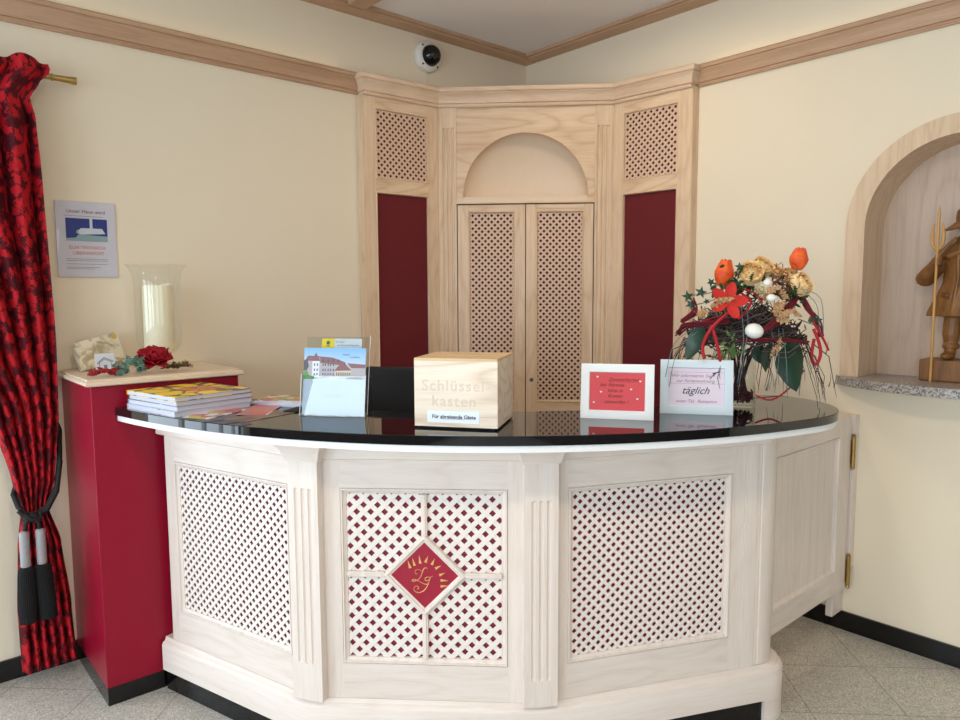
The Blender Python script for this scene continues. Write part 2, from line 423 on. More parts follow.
for i in range(3):
    F = facet(i); u0, u1 = ulim[i]; o0, o1 = opens[i]
    fp = MB().box(o0+.0005, o1-.0005, .0165, .034, OZ0+.0005, OZ1-.0005).obj('front_panel', RED_BACK, ctr, F)
    stiles_rails(u0+.0004, u1-.0004, ZB, ZT, o0, o1, ((ZB, OZ0), (OZ1, ZT)), 0, .024, fp, F, W_V, W_H)
    r = MB(); ring(r, o0, o1, OZ0, OZ1, BEAD); r.obj('bead_moulding', W_V, fp, F, smooth=30, fix=True)
    x0, x1, z0, z1 = o0+.019, o1-.019, OZ0+.019, OZ1-.019
    lt = MB()
    if i != 1: lattice(lt, x0, x1, z0, z1, .0239, .0112, .0085, .0022)
    else:
        cx, cz, hd = .378, .617, .118
        for sx in (-1, 1):
            for sz in (-1, 1):
                q = (x0, cx-.006, ) if sx < 0 else (cx+.006, x1)
                w = (z0, cz-.006) if sz < 0 else (cz+.006, z1)
                # clear of the diamond:  |x-cx|+|z-cz| >= hd+.012
                lattice(lt, q[0], q[1], w[0], w[1], PITCH, SLW, .0085, .0028, extra=((-sx, -sz, -(sx*cx+sz*cz)-hd-.004),))
    lt.obj('lattice', LATT, fp, F)
    if i == 1:
        cr = MB(); 
        for (a0, a1) in ((x0, cx-hd-.01), (cx+hd+.01, x1)):
            cr.box(a0, a1, -.001, .0083, cz-.009, cz+.009); cr.box(a0, a1, -.004, -.001, cz-.004, cz+.004)
        for (a0, a1) in ((z0, cz-hd-.01), (cz+hd+.01, z1)):
            cr.box(cx-.009, cx+.009, -.001, .0083, a0, a1); cr.box(cx-.004, cx+.004, -.004, -.001, a0, a1)
        k = hd*2**.5; T = Matrix.Translation((cx, 0, cz)) @ Matrix.Rotation(R(45), 4, 'Y')
        dm = MB(); kk = k/2+.010
        ring(dm, -kk, kk, -kk, kk, [(0, .0084), (0, -.001), (.004, -.006), (.010, -.006), (.013, -.001), (.018, .0), (.018, .0084)])
        for n_, v in enumerate(dm.v): dm.v[n_] = tuple(T @ Vector(v))
        cr.add(dm.v, dm.f)
        cr.obj('crossbars', W_V, fp, F, fix=True, bevel=.0008)
        pl = MB().box(-k/2+.006, k/2-.006, .001, .0082, -k/2+.006, k/2-.006, T=T)
        pl.obj('crest_plate', plain('crest_red', (154,8,44), .4), fp, F)
        # gold crest: rays and script letters, drawn as thin raised metal
        em = MB(); S = .000393*1.0
        def cp(p, y=.0005): return (cx+(p[0]-318)*S*1.02, y, cz-(p[1]-360)*S*1.02)
        rays = [((205,302),(185,238)), ((240,282),(222,220)), ((285,264),(275,196)), ((325,254),(347,200)), ((375,272),(400,220)), ((403,302),(452,276)), ((434,356),(480,335)), ((443,396),(504,399)), ((443,446),(504,439))]
        for a_, b_ in rays:
            A_, B_ = Vector(a_), Vector(b_); q = (B_-A_).normalized(); w = Vector((-q.y, q.x))*11
            em.prism([cp(A_+w)[0::2], cp(A_-w)[0::2], cp(B_)[0::2]], -.0004, .0009, 'y')
        def stroke(pts, r):
            # smooth the polyline, swell in the middle
            Q = [Vector(p) for p in pts]; out = []
            for j in range(len(Q)-1):
                p0, p1, p2, p3 = Q[max(j-1, 0)], Q[j], Q[j+1], Q[min(j+2, len(Q)-1)]
                for t in (0, .33, .66): out.append(.5*((2*p1)+(p2-p0)*t+(2*p0-5*p1+4*p2-p3)*t*t+(3*p1-p0-3*p2+p3)*t**3))
            out.append(Q[-1]); m = len(out)
            em.tube([cp(p) for p in out], [r*(.55+.75*abs(sin(pi*j/(m-1)*2.5))) for j in range(m)], 6)
        stroke([(262,350),(246,346),(241,330),(252,316),(272,314),(292,322)], .0006)
        stroke([(342,306),(330,298),(314,304),(302,328),(291,360),(276,386),(252,402),(228,408),(218,400),(236,394),(264,404),(296,420),(326,432),(350,426)], .0011)
        stroke([(384,362),(360,374),(338,372),(322,384),(322,400),(340,402),(358,388),(364,374),(352,412),(336,450),(314,480),(285,497),(254,498),(234,484),(232,462),(248,448),(266,452),(270,466),(258,472)], .0009)
        em.obj('gold_crest', GOLD, fp, F)
# frieze band under the top
fz = offs(.02)
MB().sweep(fz, [(0, .985), (.008, .99), (.008, ZT), (0, ZT)][::1]).obj('frieze', W_S, ctr, Matrix.Identity(4), fix=True)
# plinth with rounded right end
def endpath(off):
    q = offs(off); c = P[2]+d[2]*.858-nrm[2]*.10; r = .10-off
    q = q[:3]
    a0 = math.atan2(nrm[2].y, nrm[2].x)
    for j in range(13):
        a = a0+R(92)*j/12; q.append(Vector((c.x+r*cos(a), c.y+r*sin(a))))
    q.append(q[-1]+Vector((-nrm[2].x, -nrm[2].y))*.34)
    return q
pp = [(0, .08), (0, .178), (-.004, .186), (-.014, .192), (-.018, .2045), (-.05, .2045), (-.05, .08)]
MB().sweep(endpath(0), pp).obj('plinth', W_S, ctr, Matrix.Identity(4), smooth=35, fix=True)
kp = offs(.012)[:3] + [P[2]-nrm[2]*.012+d[2]*.832]
q = endpath(0); q = [P[2]+d[2]*.833] + q[3:]
MB().sweep(q, [(0, 0), (0, .0798), (-.04, .0798), (-.04, 0)]).obj('plinth_foot', W_S, ctr, Matrix.Identity(4), smooth=35, fix=True)
MB().sweep(kp, [(0, 0), (0, .0795), (-.04, .0795), (-.04, 0)]).obj('kickboard', BLACK_ST, ctr, Matrix.Identity(4), smooth=35, fix=True)
# pilasters on the two front corners
def pilaster(c, nn, depth, f0, f1):
    ang = math.degrees(math.atan2(nn.x, -nn.y)); F = fr(c.x, c.y, 0, ang)
    mb = MB(); fluted(mb, .106, ZB+.0005, .990, f0, f1, (-.0245, 0, .0245), .014, .0065, depth+.012, y=-depth)
    o = mb.obj('pilaster', W_V, ctr, F, smooth=40)
    cp_ = MB(); prof = [(0, .984), (.006, .984), (.008, .995), (.010, 1.000), (.014, 1.015), (.024, 1.030), (.030, 1.036), (.030, ZT)]
    w = .053; vs = []; k = len(prof)
    for o_, z in prof:
        vs += [(-w-o_, .03, z), (-w-o_, -depth-o_, z), (w+o_, -depth-o_, z), (w+o_, .03, z)]
    fs = [(4*i+j, 4*i+j+1, 4*i+5+j, 4*i+4+j) for i in range(k-1) for j in range(3)] + [(0, 3, 2, 1), tuple(4*(k-1)+j for j in range(4)), ] + [(4*i, 4*i+4, 4*i+7, 4*i+3) for i in range(k-1)]
    cp_.add(vs, fs); cp_.obj('pilaster_capital', W_H, o, F, fix=True, smooth=25)
pilaster(body[1], (nrm[0]+nrm[1]).normalized(), .020, .325, .898); pilaster(body[2], (nrm[1]+nrm[2]).normalized(), .020, .290, .868)
# half capital where the counter meets the pedestal
F = facet(0); MB().box(.031, .0448, -.012, .03, 1.012, ZT).obj('end_block', W_H, ctr, F)
MB().box(.0455, .069, .0245, .16, ZB, ZT).obj('end_panel', W_V, ctr, F)
# rounded end post
F = facet(2); mb = MB(); r = .098; cxu = .820
prof = [(.7425, .002), (.7425, -.004), (.79, -.004), (.793, .002), (.797, .002), (.80, 0), (.806, 0), (.809, .003), (.812, .003), (.815, 0)] + [(cxu+r*sin(R(a)), r-r*cos(R(a))) for a in range(0, 91, 9)] + [(cxu+r, .40), (cxu+r-.024, .40), (cxu+r-.024, r), (cxu-.01, .03), (.7425, .026)]
mb.prism(prof, ZB+.0005, ZT); mb.obj('end_post', W_V, ctr, F, smooth=35, fix=True)

# granite worktop
CX, CY, RO = 2.660, 2.898, 1.968
def top_outline(e=0):
    ro, ri = RO-e, 1.55+e
    yl = 2.752
    a0 = pi+math.asin((CY-yl)/ro); xr = 2.68-e
    rf = .32-e                                  # big corner radius at the right end
    # centre of the fillet circle tangent to outer arc and to x = xr
    fx = xr-rf; fy = CY-math.sqrt((ro-rf)**2-(fx-CX)**2)
    at = math.atan2(fy-CY, fx-CX) % (2*pi)
    fl = lambda i: ro+.016*max(0, 1-i/10)**1.5       # the left tip flares a little where it meets the pedestal
    pts = [(CX+fl(i)*cos(a0+(at-a0)*i/70), min(yl, CY+fl(i)*sin(a0+(at-a0)*i/70))) for i in range(71)]
    pts += [(fx+rf*cos(at+(2*pi-at)*i/16), fy+rf*sin(at+(2*pi-at)*i/16)) for i in range(1, 17)]
    yi = CY-math.sqrt(ri*ri-(xr-.1-CX)**2)
    pts += [(xr, yi-.09), (xr-.012, yi-.045), (xr-.045, yi-.012), (xr-.09, yi)]
    b1 = math.atan2(yi-CY, xr-.12-CX) % (2*pi); b0 = pi+math.asin((CY-yl)/ri)
    pts += [(CX+ri*cos(b1+(b0-b1)*i/50), CY+ri*sin(b1+(b0-b1)*i/50)) for i in range(51)]
    return pts
wt = MB(); n = len(top_outline())
levels = [(0.0015, 1.0712), (0, 1.0727), (0, 1.0985), (.0015, 1.10)]
vs = []
for e, z in levels: vs += [(x, y, z) for x, y in top_outline(e)]
fs = [(k*n+i, k*n+(i+1) % n, (k+1)*n+(i+1) % n, (k+1)*n+i) for k in range(3) for i in range(n)] + [tuple(range(n))[::-1], tuple(3*n+i for i in range(n))]
wt.add(vs, fs)
w = wt.obj('granite_worktop', GRAN, None, smooth=32)
tag(w, 'curved polished black granite worktop on the reception counter', 'worktop')
MB().prism(top_outline(.006), 1.051, 1.0708).obj('top_board', WHITE, ctr, Matrix.Identity(4), smooth=35)

# gate between counter and wall
g = thing('counter_gate', 'hinged pale wooden gate between counter and right wall', 'gate', fr(2.40, 1.20, .213))
F = fr(0, 1.2, 0)
stiles_rails(2.457, 3.172, .213, .972, 2.50, 3.058, ((.213, .306), (.895, .972)), 0, .026, g, F, W_V, W_H, .0015)
r = MB(); ring(r, 2.50, 3.058, .306, .895, BEAD); r.obj('bead_moulding', W_V, g, F, smooth=30, fix=True)
pn = MB()
for k in range(5): pn.box(2.50+k*.1116, 2.50+(k+1)*.1116-.0008, .010, .024, .306, .895)
pn.obj('field_panel', W_V, g, F)
for z in (.816, .288):
    h = MB(); h.lathe([(.004, -.078), (.009, -.072), (.007, -.066), (.0088, -.064), (.0088, -.002), (.007, -.001), (.007, .001), (.0088, .002), (.0088, .064), (.007, .066), (.009, .072), (.004, .078)], 16, (3.178, -.010, z))
    h.box(3.168, 3.176, -.0025, -.0003, z-.05, z+.05)
    h.obj('hinge', BRASS, g, F, smooth=40)
o = MB().box(3.120, 3.2285, 1.2265, 1.256, .084, .972).obj('gate_post', W_V, None, None, bevel=.002)
tag(o, 'slim pale wooden hinge post fixed to right wall behind the gate', 'post')
o2 = MB().box(3.186, 3.2285, 1.19, 1.226, .30, .972).obj('hinge_block', W_V, o, Matrix.Identity(4), bevel=.001)

# ---------------------------------------------------------------- red pedestal
pd = thing('red_pedestal', 'glossy red pedestal with pale wooden top beside the curtain', 'pedestal', fr(.877, 2.98))
MB().box(.607, 1.137, 2.755, YL-.001, .0685, 1.18).obj('body', RED_BLK, pd, Matrix.Identity(4), bevel=.0015)
MB().box(.608, 1.136, 2.756, YL-.001, 0, .068).obj('kickboard', BLACK_ST, pd, Matrix.Identity(4))
tp = MB(); vs = []
for e, z in ((.006, 1.1805), (0, 1.184), (0, 1.195), (.004, 1.198), (.008, 1.199), (.008, 1.205)):
    vs += [(.588+e, YL-.001, z), (.588+e, 2.735+e, z), (1.154-e, 2.735+e, z), (1.154-e, YL-.001, z)]
tp.add(vs, [(4*k+i, 4*k+(i+1) % 4, 4*k+4+(i+1) % 4, 4*k+4+i) for k in range(5) for i in range(4)] + [(3, 2, 1, 0), (20, 21, 22, 23)])
tp.obj('wooden_top', wood('pale_oak_top', (226,206,182), (206,180,150), 'x'), pd, Matrix.Identity(4), fix=True)

# ---------------------------------------------------------------- corner cabinet
cab = thing('corner_cabinet', 'built-in tan wooden corner cabinet with lattice doors and arched niche', 'cabinet', fr(2.8, 2.8))
F = fr(2.8, 2.8, 0, -45)
ZC = 2.512
HWD = .465
for sx in (-1, 1):
    G = F @ Matrix.Translation((sx*.421, 0, 0)); mb = MB()
    fluted(mb, .088, .09, ZC, .25, 2.40, (-.024, 0, .024), .016, .008, .024, y=0)
    mb.obj('pilaster', O_V, cab, G, smooth=40)
for sx in (-1, 1): MB().box(*sorted((sx*.4655, sx*.492)), .004, .024, .09, ZC).obj('corner_strip', O_V, cab, F)
# arched header with recessed lunette
LR, LZ = .338, 2.030
hd_ = MB(); arcp = [(LR*cos(pi*i/40), LZ+LR*sin(pi*i/40)) for i in range(41)]
hd_.prism([(.3765, 2.0), (.3765, ZC), (-.3765, ZC), (-.3765, 2.0), (-LR, 2.0)] + arcp[::-1] + [(LR, 2.0)], .004, .024, 'y')
header = hd_.obj('arched_header', O_H, cab, F, fix=True)
ln = MB()
def lun(u, v):
    a = pi*u; t = v*pi/2
    return (LR*cos(a)*cos(t)*1.0, .02+.13*sin(t), LZ-.0+LR*sin(a)*cos(t))
ln.grid(41, 12, lun)
ln.box(-LR, LR, .005, .15, LZ-.034, LZ-.001)
ln.obj('lunette_niche', plain('pale_veneer', (222,200,174), .5, var=.03), header, F, smooth=60)
lp = MB(); lp.tube([(LR*1.005*cos(pi*i/40), .003, LZ+LR*1.005*sin(pi*i/40)) for i in range(41)], .0035, 6)
lp.obj('arch_bead', O_V, header, F, smooth=60)
MB().box(-.376, .376, -.010, .02, 1.990, 1.9985).obj('ledge', O_H, header, F)
DARKG = plain('dark_interior', (60,30,20), .8)
for sx in (-1, 1):
    x0, x1 = (-.372, .001) if sx < 0 else (.005, .372)
    o0, o1 = (-.312, -.056) if sx < 0 else (.060, .322)
    dr = MB().box(o0+.001, o1-.001, .0125, .028, .79, 1.965).obj('door', DARK_BACK, cab, F)
    stiles_rails(x0, x1, .10, 1.985, o0, o1, ((.10, .22), (.78, .89), (1.95, 1.985)), 0, .022, dr, F, O_V, O_H, .0015)
    MB().box(o0, o1, .012, .02, .22, .779).obj('lower_panel', O_V, dr, F)
    r = MB(); ring(r, o0, o1, .89, 1.95, [(0, .012), (0, -.001), (.003, -.004), (.006, -.003), (.010, .005), (.011, .012)]); r.obj('bead_moulding', O_V, dr, F, smooth=30, fix=True)
    lt = MB(); lattice(lt, o0+.010, o1-.010, .90, 1.94, .0247, .0114, .006, .0028); lt.obj('lattice', LATO, dr, F)
    if sx > 0:
        lk = MB(); T = Matrix.Translation((.036, -.0005, 1.018)) @ Matrix.Rotation(R(90), 4, 'X')
        lk.lathe([(.0001, -.001), (.011, -.001), (.011, .002), (.008, .004), (.007, .0025), (.0001, .0025)], 20, T=T); lk.obj('lock', STEEL, dr, F, smooth=40)
MB().box(-.376, .376, .029, .035, .09, 1.99).obj('interior_board', DARKG, cab, F)
MB().box(-.465, .465, .0245, .03, 0, .089).obj('kickboard', BLACK_ST, cab, F)
# splayed wings
def wing(a, b, flip):
    a, b = Vector(a), Vector(b); t = (b-a); L = t.length; G = fr(a.x, a.y, 0, math.degrees(math.atan2(t.y, t.x)))
    if flip: xo0, xo1 = L-.397, L-.074
    else: xo0, xo1 = .070, .397
    wg = MB().box(.001, L-.001, .0225, .028, .09, ZC).obj('wing_panel', DARK_BACK, cab, G)
    stiles_rails(0, L, .09, ZC, xo0, xo1, ((.09, .18), (2.028, 2.096), (2.452, ZC)), 0, .022, wg, G, O_V, O_H)
    r = MB(); ring(r, xo0, xo1, 2.096, 2.452, [(0, .02), (0, -.001), (.003, -.004), (.006, -.003), (.008, .005), (.009, .02)])
    r.obj('bead_moulding', O_V, wg, G, smooth=30, fix=True); r = MB()
    ring(r, xo0, xo1, .18, 2.028, [(0, .02), (0, -.001), (.003, -.004), (.005, -.003), (.007, .005), (.008, .02)]); r.obj('bead_moulding', O_V, wg, G, smooth=30, fix=True)
    MB().box(xo0+.001, xo1-.001, .0125, .02, 2.097, 2.451).obj('lattice_backing', DARK_BACK, wg, G)
    lt = MB(); lattice(lt, xo0+.008, xo1-.008, 2.104, 2.444, .0247, .0114, .006, .0028); lt.obj('lattice', LATO, wg, G)
    MB().box(xo0+.001, xo1-.001, .012, .018, .181, 2.027).obj('red_panel', RED_DARK, wg, G)
    MB().box(0, L, .004, .02, 0, .089).obj('kickboard', BLACK_ST, wg, G)
    return G, L
WL0, WL1 = (2.004, 3.168), (2.463, 3.137)
G, L = wing(WL0, WL1, False)
MB().box(2.004, 2.024, 3.170, YL-.001, 0, ZC).obj('side_return', O_V, cab, Matrix.Identity(4))
WR0, WR1 = (3.137, 2.463), (3.173, 2.008)
G, L = wing(WR0, WR1, True)
MB().box(3.175, XR-.001, 2.006, 2.028, 0, ZC).obj('side_return', O_V, cab, Matrix.Identity(4))
crown = [(0, 2.506), (.012, 2.506), (.015, 2.511), (.012, 2.516), (.008, 2.517), (.008, 2.524), (.018, 2.526), (.020, 2.545), (.027, 2.566), (.036, 2.574), (.036, 2.579), (.043, 2.580), (.046, 2.584), (.046, 2.602), (.041, 2.606), (0, 2.606)]
cpath = [(2.020, YL-.001), (2.020, 3.1672), WL1, WR0, (3.1722, 2.022), (XR-.001, 2.022)]
MB().sweep(cpath, crown).obj('crown_moulding', wood('crown_wood', (226,200,172), (200,166,134), 'h', cath=.3), cab, Matrix.Identity(4), smooth=30)
MB().prism(cpath + [(XR-.001, YL-.001)], 2.590, 2.600).obj('top_cover', O_H, cab, Matrix.Identity(4))

# ---------------------------------------------------------------- niche with carved figure
nt_ = thing('arched_niche', 'arched wooden wall niche with plank back on right wall', 'niche', fr(XR, NY, 1.135, -90))
G = fr(XR, NY, 0, -90)        # local x = towards -y, y = into the wall
def archpts(r, z0, n=40): return [(r, z0)] + [(r*cos(pi*i/n), NZ+r*sin(pi*i/n)) for i in range(n+1)] + [(-r, z0)]
mb = MB(); Ro, Ri, zb = .414, .338, 1.136
o1 = archpts(Ro, zb); i1 = archpts(Ri, zb); k = len(o1)
vs = [(x, -.020, z) for x, z in o1] + [(x, -.022, z) for x, z in i1] + [(x, 0, z) for x, z in o1] + [(x, .19, z) for x, z in i1]
fs = []
for j in range(k-1):
    fs += [(j, j+1, k+j+1, k+j), (j, 2*k+j, 2*k+j+1, j+1), (k+j, k+j+1, 3*k+j+1, 3*k+j)]
fs += [(0, k, 2*k), (k-1, 2*k-1, 3*k-1)]
mb.add(vs, fs)
mb.obj('surround', wood('niche_oak', (222,196,166), (196,164,130), 'z'), nt_, G, smooth=30, fix=True)
mb = MB(); bkp = archpts(Ri+.02, zb); mb.prism(bkp, .19, .205, 'y'); mb.obj('back_panel', wood('niche_back', (206,184,164), (186,158,136), 'z', cath=.4), nt_, G, fix=True)
sl = MB(); sp = [(x, -.165*(1-(x/.435)**2)**.8 - .004) for x in [-.43+.86*i/30 for i in range(31)]]
sl.prism([(-.43, -.0005)] + sp + [(.43, -.0005)], 1.097, 1.135)
sl.box(-.398, .398, -.0005, .19, 1.1005, 1.135)
o = sl.obj('granite_sill', SILLST, None, G, fix=True); tag(o, 'bowed speckled grey granite sill under the arched niche', 'sill')

# carved watchman: one remeshed body
st = thing('carved_figure', 'carved brown wooden watchman figure with hat standing in the arched niche', 'statue', fr(3.345, .846, 1.1355, -90))
G = WORLD[st]
FIGW = wood('carved_limewood', (140,94,46), (84,52,24), 'z', rough=.45, cath=.3)
MB().box(-.142, .142, -.072, .072, 0, .088).obj('base', FIGW, st, G, bevel=.006)
H0 = .088
mb = MB()
def limb(pts, rs): mb.tube([(x, y, z+H0) for x, y, z in pts], rs, 12)
def bl(c, r): mb.ball((c[0], c[1], c[2]+H0), r, 16, 12)
# legs: standing, left leg a little forward
limb([(-.048, -.030, .012), (-.048, -.012, .05), (-.050, -.010, .10), (-.048, -.012, .15), (-.040, -.004, .20), (-.034, 0, .27)], [.022, .021, .032, .031, .038, .046])
limb([(.055, -.010, .012), (.055, .004, .05), (.056, .006, .10), (.052, .002, .15), (.044, .002, .20), (.034, 0, .27)], [.022, .021, .031, .030, .038, .046])
bl((-.050, -.040, .016), (.024, .046, .017)); bl((.060, -.026, .016), (.024, .046, .017))
mb.lathe([(.028, .045), (.031, .05), (.031, .060), (.026, .066)], 14, (-.048, -.012, H0)); mb.lathe([(.028, .045), (.031, .05), (.031, .060), (.026, .066)], 14, (.055, .004, H0))
# coat: flared skirt, chest, shoulders
sk = []
for z, rx, ry in ((.175, .142, .082), (.195, .138, .080), (.26, .112, .068), (.31, .092, .060), (.37, .088, .060), (.42, .092, .062), (.455, .080, .054), (.485, .040, .036)):
    sk.append((z, rx, ry))
vs = []; n = 36
for z, rx, ry in sk:
    for j in range(n):
        a = 2*pi*j/n; fold = 1+(.07*sin(a*7+1)+.04*sin(a*11))*max(0, (.34-z)/.16)
        vs.append((rx*cos(a)*fold, ry*sin(a)*fold, z+H0))
fs = [(i*n+j, i*n+(j+1) % n, (i+1)*n+(j+1) % n, (i+1)*n+j) for i in range(len(sk)-1) for j in range(n)] + [tuple(range(n))[::-1], tuple((len(sk)-1)*n+j for j in range(n))]
mb.add(vs, fs)
# left-hand arm: elbow out, forearm up to the staff
limb([(-.078, 0, .43), (-.110, .004, .385), (-.152, .004, .330)], [.032, .034, .034])
limb([(-.158, .002, .325), (-.135, -.040, .352), (-.106, -.062, .385)], [.036, .027, .018])
bl((-.097, -.068, .393), (.019, .020, .019))
for q in range(4): limb([(-.104, -.084, .381+q*.008), (-.088, -.090, .382+q*.008), (-.078, -.078, .383+q*.008)], [.0052]*3)
limb([(-.100, -.072, .405), (-.090, -.086, .411), (-.082, -.080, .414)], [.006, .0055, .005])
# other arm: bent across, hand on the lantern strap
limb([(.078, 0, .43), (.112, .0, .38), (.122, -.018, .32)], [.032, .033, .030])
limb([(.122, -.018, .32), (.100, -.058, .30), (.066, -.078, .315)], [.029, .023, .017])
bl((.056, -.082, .322), (.017, .018, .017))
for q in range(4): limb([(.060, -.092, .308+q*.008), (.046, -.094, .308+q*.008), (.038, -.084, .309+q*.008)], [.0055]*3)
# pipe held to the mouth
limb([(-.088, -.080, .418), (-.062, -.074, .455), (-.036, -.062, .490)], [.011, .007, .005])
# neck, scarf, head
limb([(0, 0, .46), (-.004, -.006, .51)], [.030, .026])
bl((-.002, -.006, .482), (.050, .046, .020))
bl((-.008, -.012, .535), (.034, .038, .042)); bl((-.016, -.040, .518), (.017, .014, .016))
bl((-.018, -.052, .532), (.0065, .010, .009)); bl((-.012, -.046, .505), (.014, .010, .006))
bl((-.026, -.040, .548), (.010, .008, .005)); bl((.0, -.042, .548), (.010, .008, .005))
bl((.026, -.006, .532), (.007, .009, .013)); bl((-.040, -.002, .532), (.007, .009, .013))
# buttons, lapels, pocket
for q in range(6): bl((.004, -.062-.004*(q > 2), .43-q*.034), (.006, .005, .006))
limb([(-.02, -.055, .455), (-.026, -.062, .40), (-.022, -.064, .33), (-.030, -.072, .24), (-.034, -.076, .19)], [.008, .007, .006, .006, .006])
limb([(.028, -.055, .455), (.036, -.062, .40), (.030, -.064, .33), (.036, -.072, .24), (.042, -.074, .19)], [.008, .007, .006, .006, .006])
limb([(-.080, -.046, .262), (-.050, -.068, .258)], [.008, .008])
# cape edge over the shoulders
limb([(-.092, -.01, .42), (-.060, -.052, .415), (-.02, -.064, .43), (0, -.06, .45)], [.012, .012, .010, .008])
limb([(.092, -.01, .42), (.060, -.052, .415), (.02, -.064, .43), (0, -.06, .45)], [.012, .012, .010, .008])
def rem(o):
    m = o.modifiers.new('carve', 'REMESH'); m.mode = 'VOXEL'; m.voxel_size = .0034; m.use_smooth_shade = True
    s = o.modifiers.new('soften', 'SMOOTH'); s.factor = .5; s.iterations = 2
mb.obj('body', FIGW, st, G, mods=rem)
ht = MB(); T = Matrix.Translation((-.008, -.010, .548+H0)) @ Matrix.Rotation(R(-10), 4, 'Y') @ Matrix.Rotation(R(6), 4, 'X')
ht.lathe([(.0001, .0), (.036, .0), (.066, -.008), (.088, -.016), (.091, -.011), (.062, .002), (.044, .012), (.041, .030), (.034, .052), (.018, .066), (.0001, .070)], 32, T=T)
ht.obj('hat', FIGW, st, G, smooth=50)
sf = MB(); sx, sy = -.093, -.088
sf.tube([(sx, sy, -.0), (sx, sy, .585+H0)], .0052, 10)
sf.prism([(sx-.006, .575+H0), (sx+.006, .575+H0), (sx, .612+H0)], sy-.003, sy+.003, 'y')
for q in (-1, 1): sf.tube([(sx, sy, .44+H0), (sx+q*.018, sy, .46+H0), (sx+q*.020, sy, .50+H0), (sx+q*.015, sy, .545+H0)], [.006, .006, .007, .002], 8)
sf.obj('staff', wood('staff_wood', (206,158,88), (170,120,60), 'z'), st, G, smooth=50)

# ---------------------------------------------------------------- curtain, rod, tieback
def damask():
    m, nt, b = newmat('red_damask'); uv = N(nt, 'ShaderNodeUVMap'); mp = N(nt, 'ShaderNodeMapping'); mp.inputs['Scale'].default_value = (46, 35, 1)
    nt.links.new(uv.outputs[0], mp.inputs[0])
    nz = N(nt, 'ShaderNodeTexNoise', Scale=.9, Detail=2.0, Distortion=1.2); nt.links.new(mp.outputs[0], nz.inputs['Vector'])
    vm = N(nt, 'ShaderNodeVectorMath', _operation='MULTIPLY_ADD'); nt.links.new(nz.outputs['Color'], vm.inputs[0]); vm.inputs[1].default_value = (1.6, 1.6, 0); nt.links.new(mp.outputs[0], vm.inputs[2])
    v = N(nt, 'ShaderNodeTexVoronoi', Scale=.8, _feature='SMOOTH_F1'); v.inputs['Smoothness'].default_value = .3; nt.links.new(vm.outputs[0], v.inputs['Vector'])
    n2 = N(nt, 'ShaderNodeTexNoise', Scale=1.7, Detail=3.0, Distortion=2.5); nt.links.new(vm.outputs[0], n2.inputs['Vector'])
    ad = N(nt, 'ShaderNodeMath', _operation='MULTIPLY'); nt.links.new(v.outputs['Distance'], ad.inputs[0]); nt.links.new(n2.outputs['Fac'], ad.inputs[1])
    cr = N(nt, 'ShaderNodeValToRGB'); e = cr.color_ramp.elements; e[0].position = .225; e[0].color = lin((178,20,32)); e[1].position = .262; e[1].color = lin((72,6,18))
    nt.links.new(ad.outputs[0], cr.inputs[0]); nt.links.new(cr.outputs[0], b.inputs['Base Color'])
    b.inputs['Roughness'].default_value = .75; b.inputs['Sheen Weight'].default_value = 0; b.inputs['Specular IOR Level'].default_value = .25
    return m
def interp(tab, z):
    for (z0, v0), (z1, v1) in zip(tab, tab[1:]):
        if z <= z1:
            t = max(0, (z-z0)/(z1-z0)); t = t*t*(3-2*t)*.5+t*.5; return v0+(v1-v0)*t
    return tab[-1][1]
xr_t = [(.01, .592), (.3, .578), (.55, .552), (.70, .512), (.80, .540), (1.05, .565), (1.33, .570), (1.95, .562), (2.15, .556), (2.22, .538), (2.28, .572), (2.33, .612), (2.37, .60)]
xl_t = [(.01, .394), (.3, .392), (.55, .408), (.70, .425), (.80, .405), (1.05, .355), (1.33, .24), (1.95, .0), (2.24, -.04), (2.37, -.05)]
yc_t = [(.01, 3.115), (.55, 3.11), (.70, 3.10), (1.1, 3.10), (2.2, 3.10), (2.24, 3.10), (2.37, 3.10)]
am_t = [(.01, .030), (.5, .022), (.70, .012), (.9, .024), (1.4, .038), (2.15, .034), (2.22, .010), (2.28, .016), (2.37, .018)]
cu = MB()
def cf(u, v):
    z = .06+(2.362-.06)*v
    z += (.012*sin(u*23)*(1 if v > .97 else 0))
    x = interp(xl_t, z)+(interp(xr_t, z)-interp(xl_t, z))*u
    ph = 2*pi*6.5*u+1.1*sin(z*1.3)
    y = interp(yc_t, z)+interp(am_t, z)*(sin(ph)+.25*sin(2*ph+1+z))
    x += .3*interp(am_t, z)*cos(ph)
    return (x, y, z)
cu.grid(220, 150, cf, uv=True)
for n_, (x, y, z) in enumerate(cu.v): cu.uv[1][n_] = ((n_ % 220)/219*1.05, z)
def sol(o):
    s = o.modifiers.new('cloth', 'SOLIDIFY'); s.thickness = .0025
o = cu.obj('curtain', damask(), None, smooth=180, mods=sol)
tag(o, 'floor-length red damask curtain with dark leaf pattern, gathered at left', 'curtain')
rd = MB(); T = Matrix.Translation((.012, 3.160, 2.325)) @ Matrix.Rotation(R(90), 4, 'Y')
rd.lathe([(.0105, -.4), (.0105, .608), (.013, .609), (.013, .616), (.0105, .617), (.0115, .65), (.0145, .69), (.0145, .694), (.011, .695)], 20, T=T)
o = rd.obj('curtain_rod', BRASS, None, smooth=40); tag(o, 'polished brass curtain rod through the curtain heading', 'curtain rod')
br = MB(); br.tube([(-.25, 3.160, 2.31), (-.25, 3.19, 2.29), (-.25, YL-.001, 2.29)], .008, 10); br.obj('bracket', BRASS, o, Matrix.Identity(4), smooth=40)

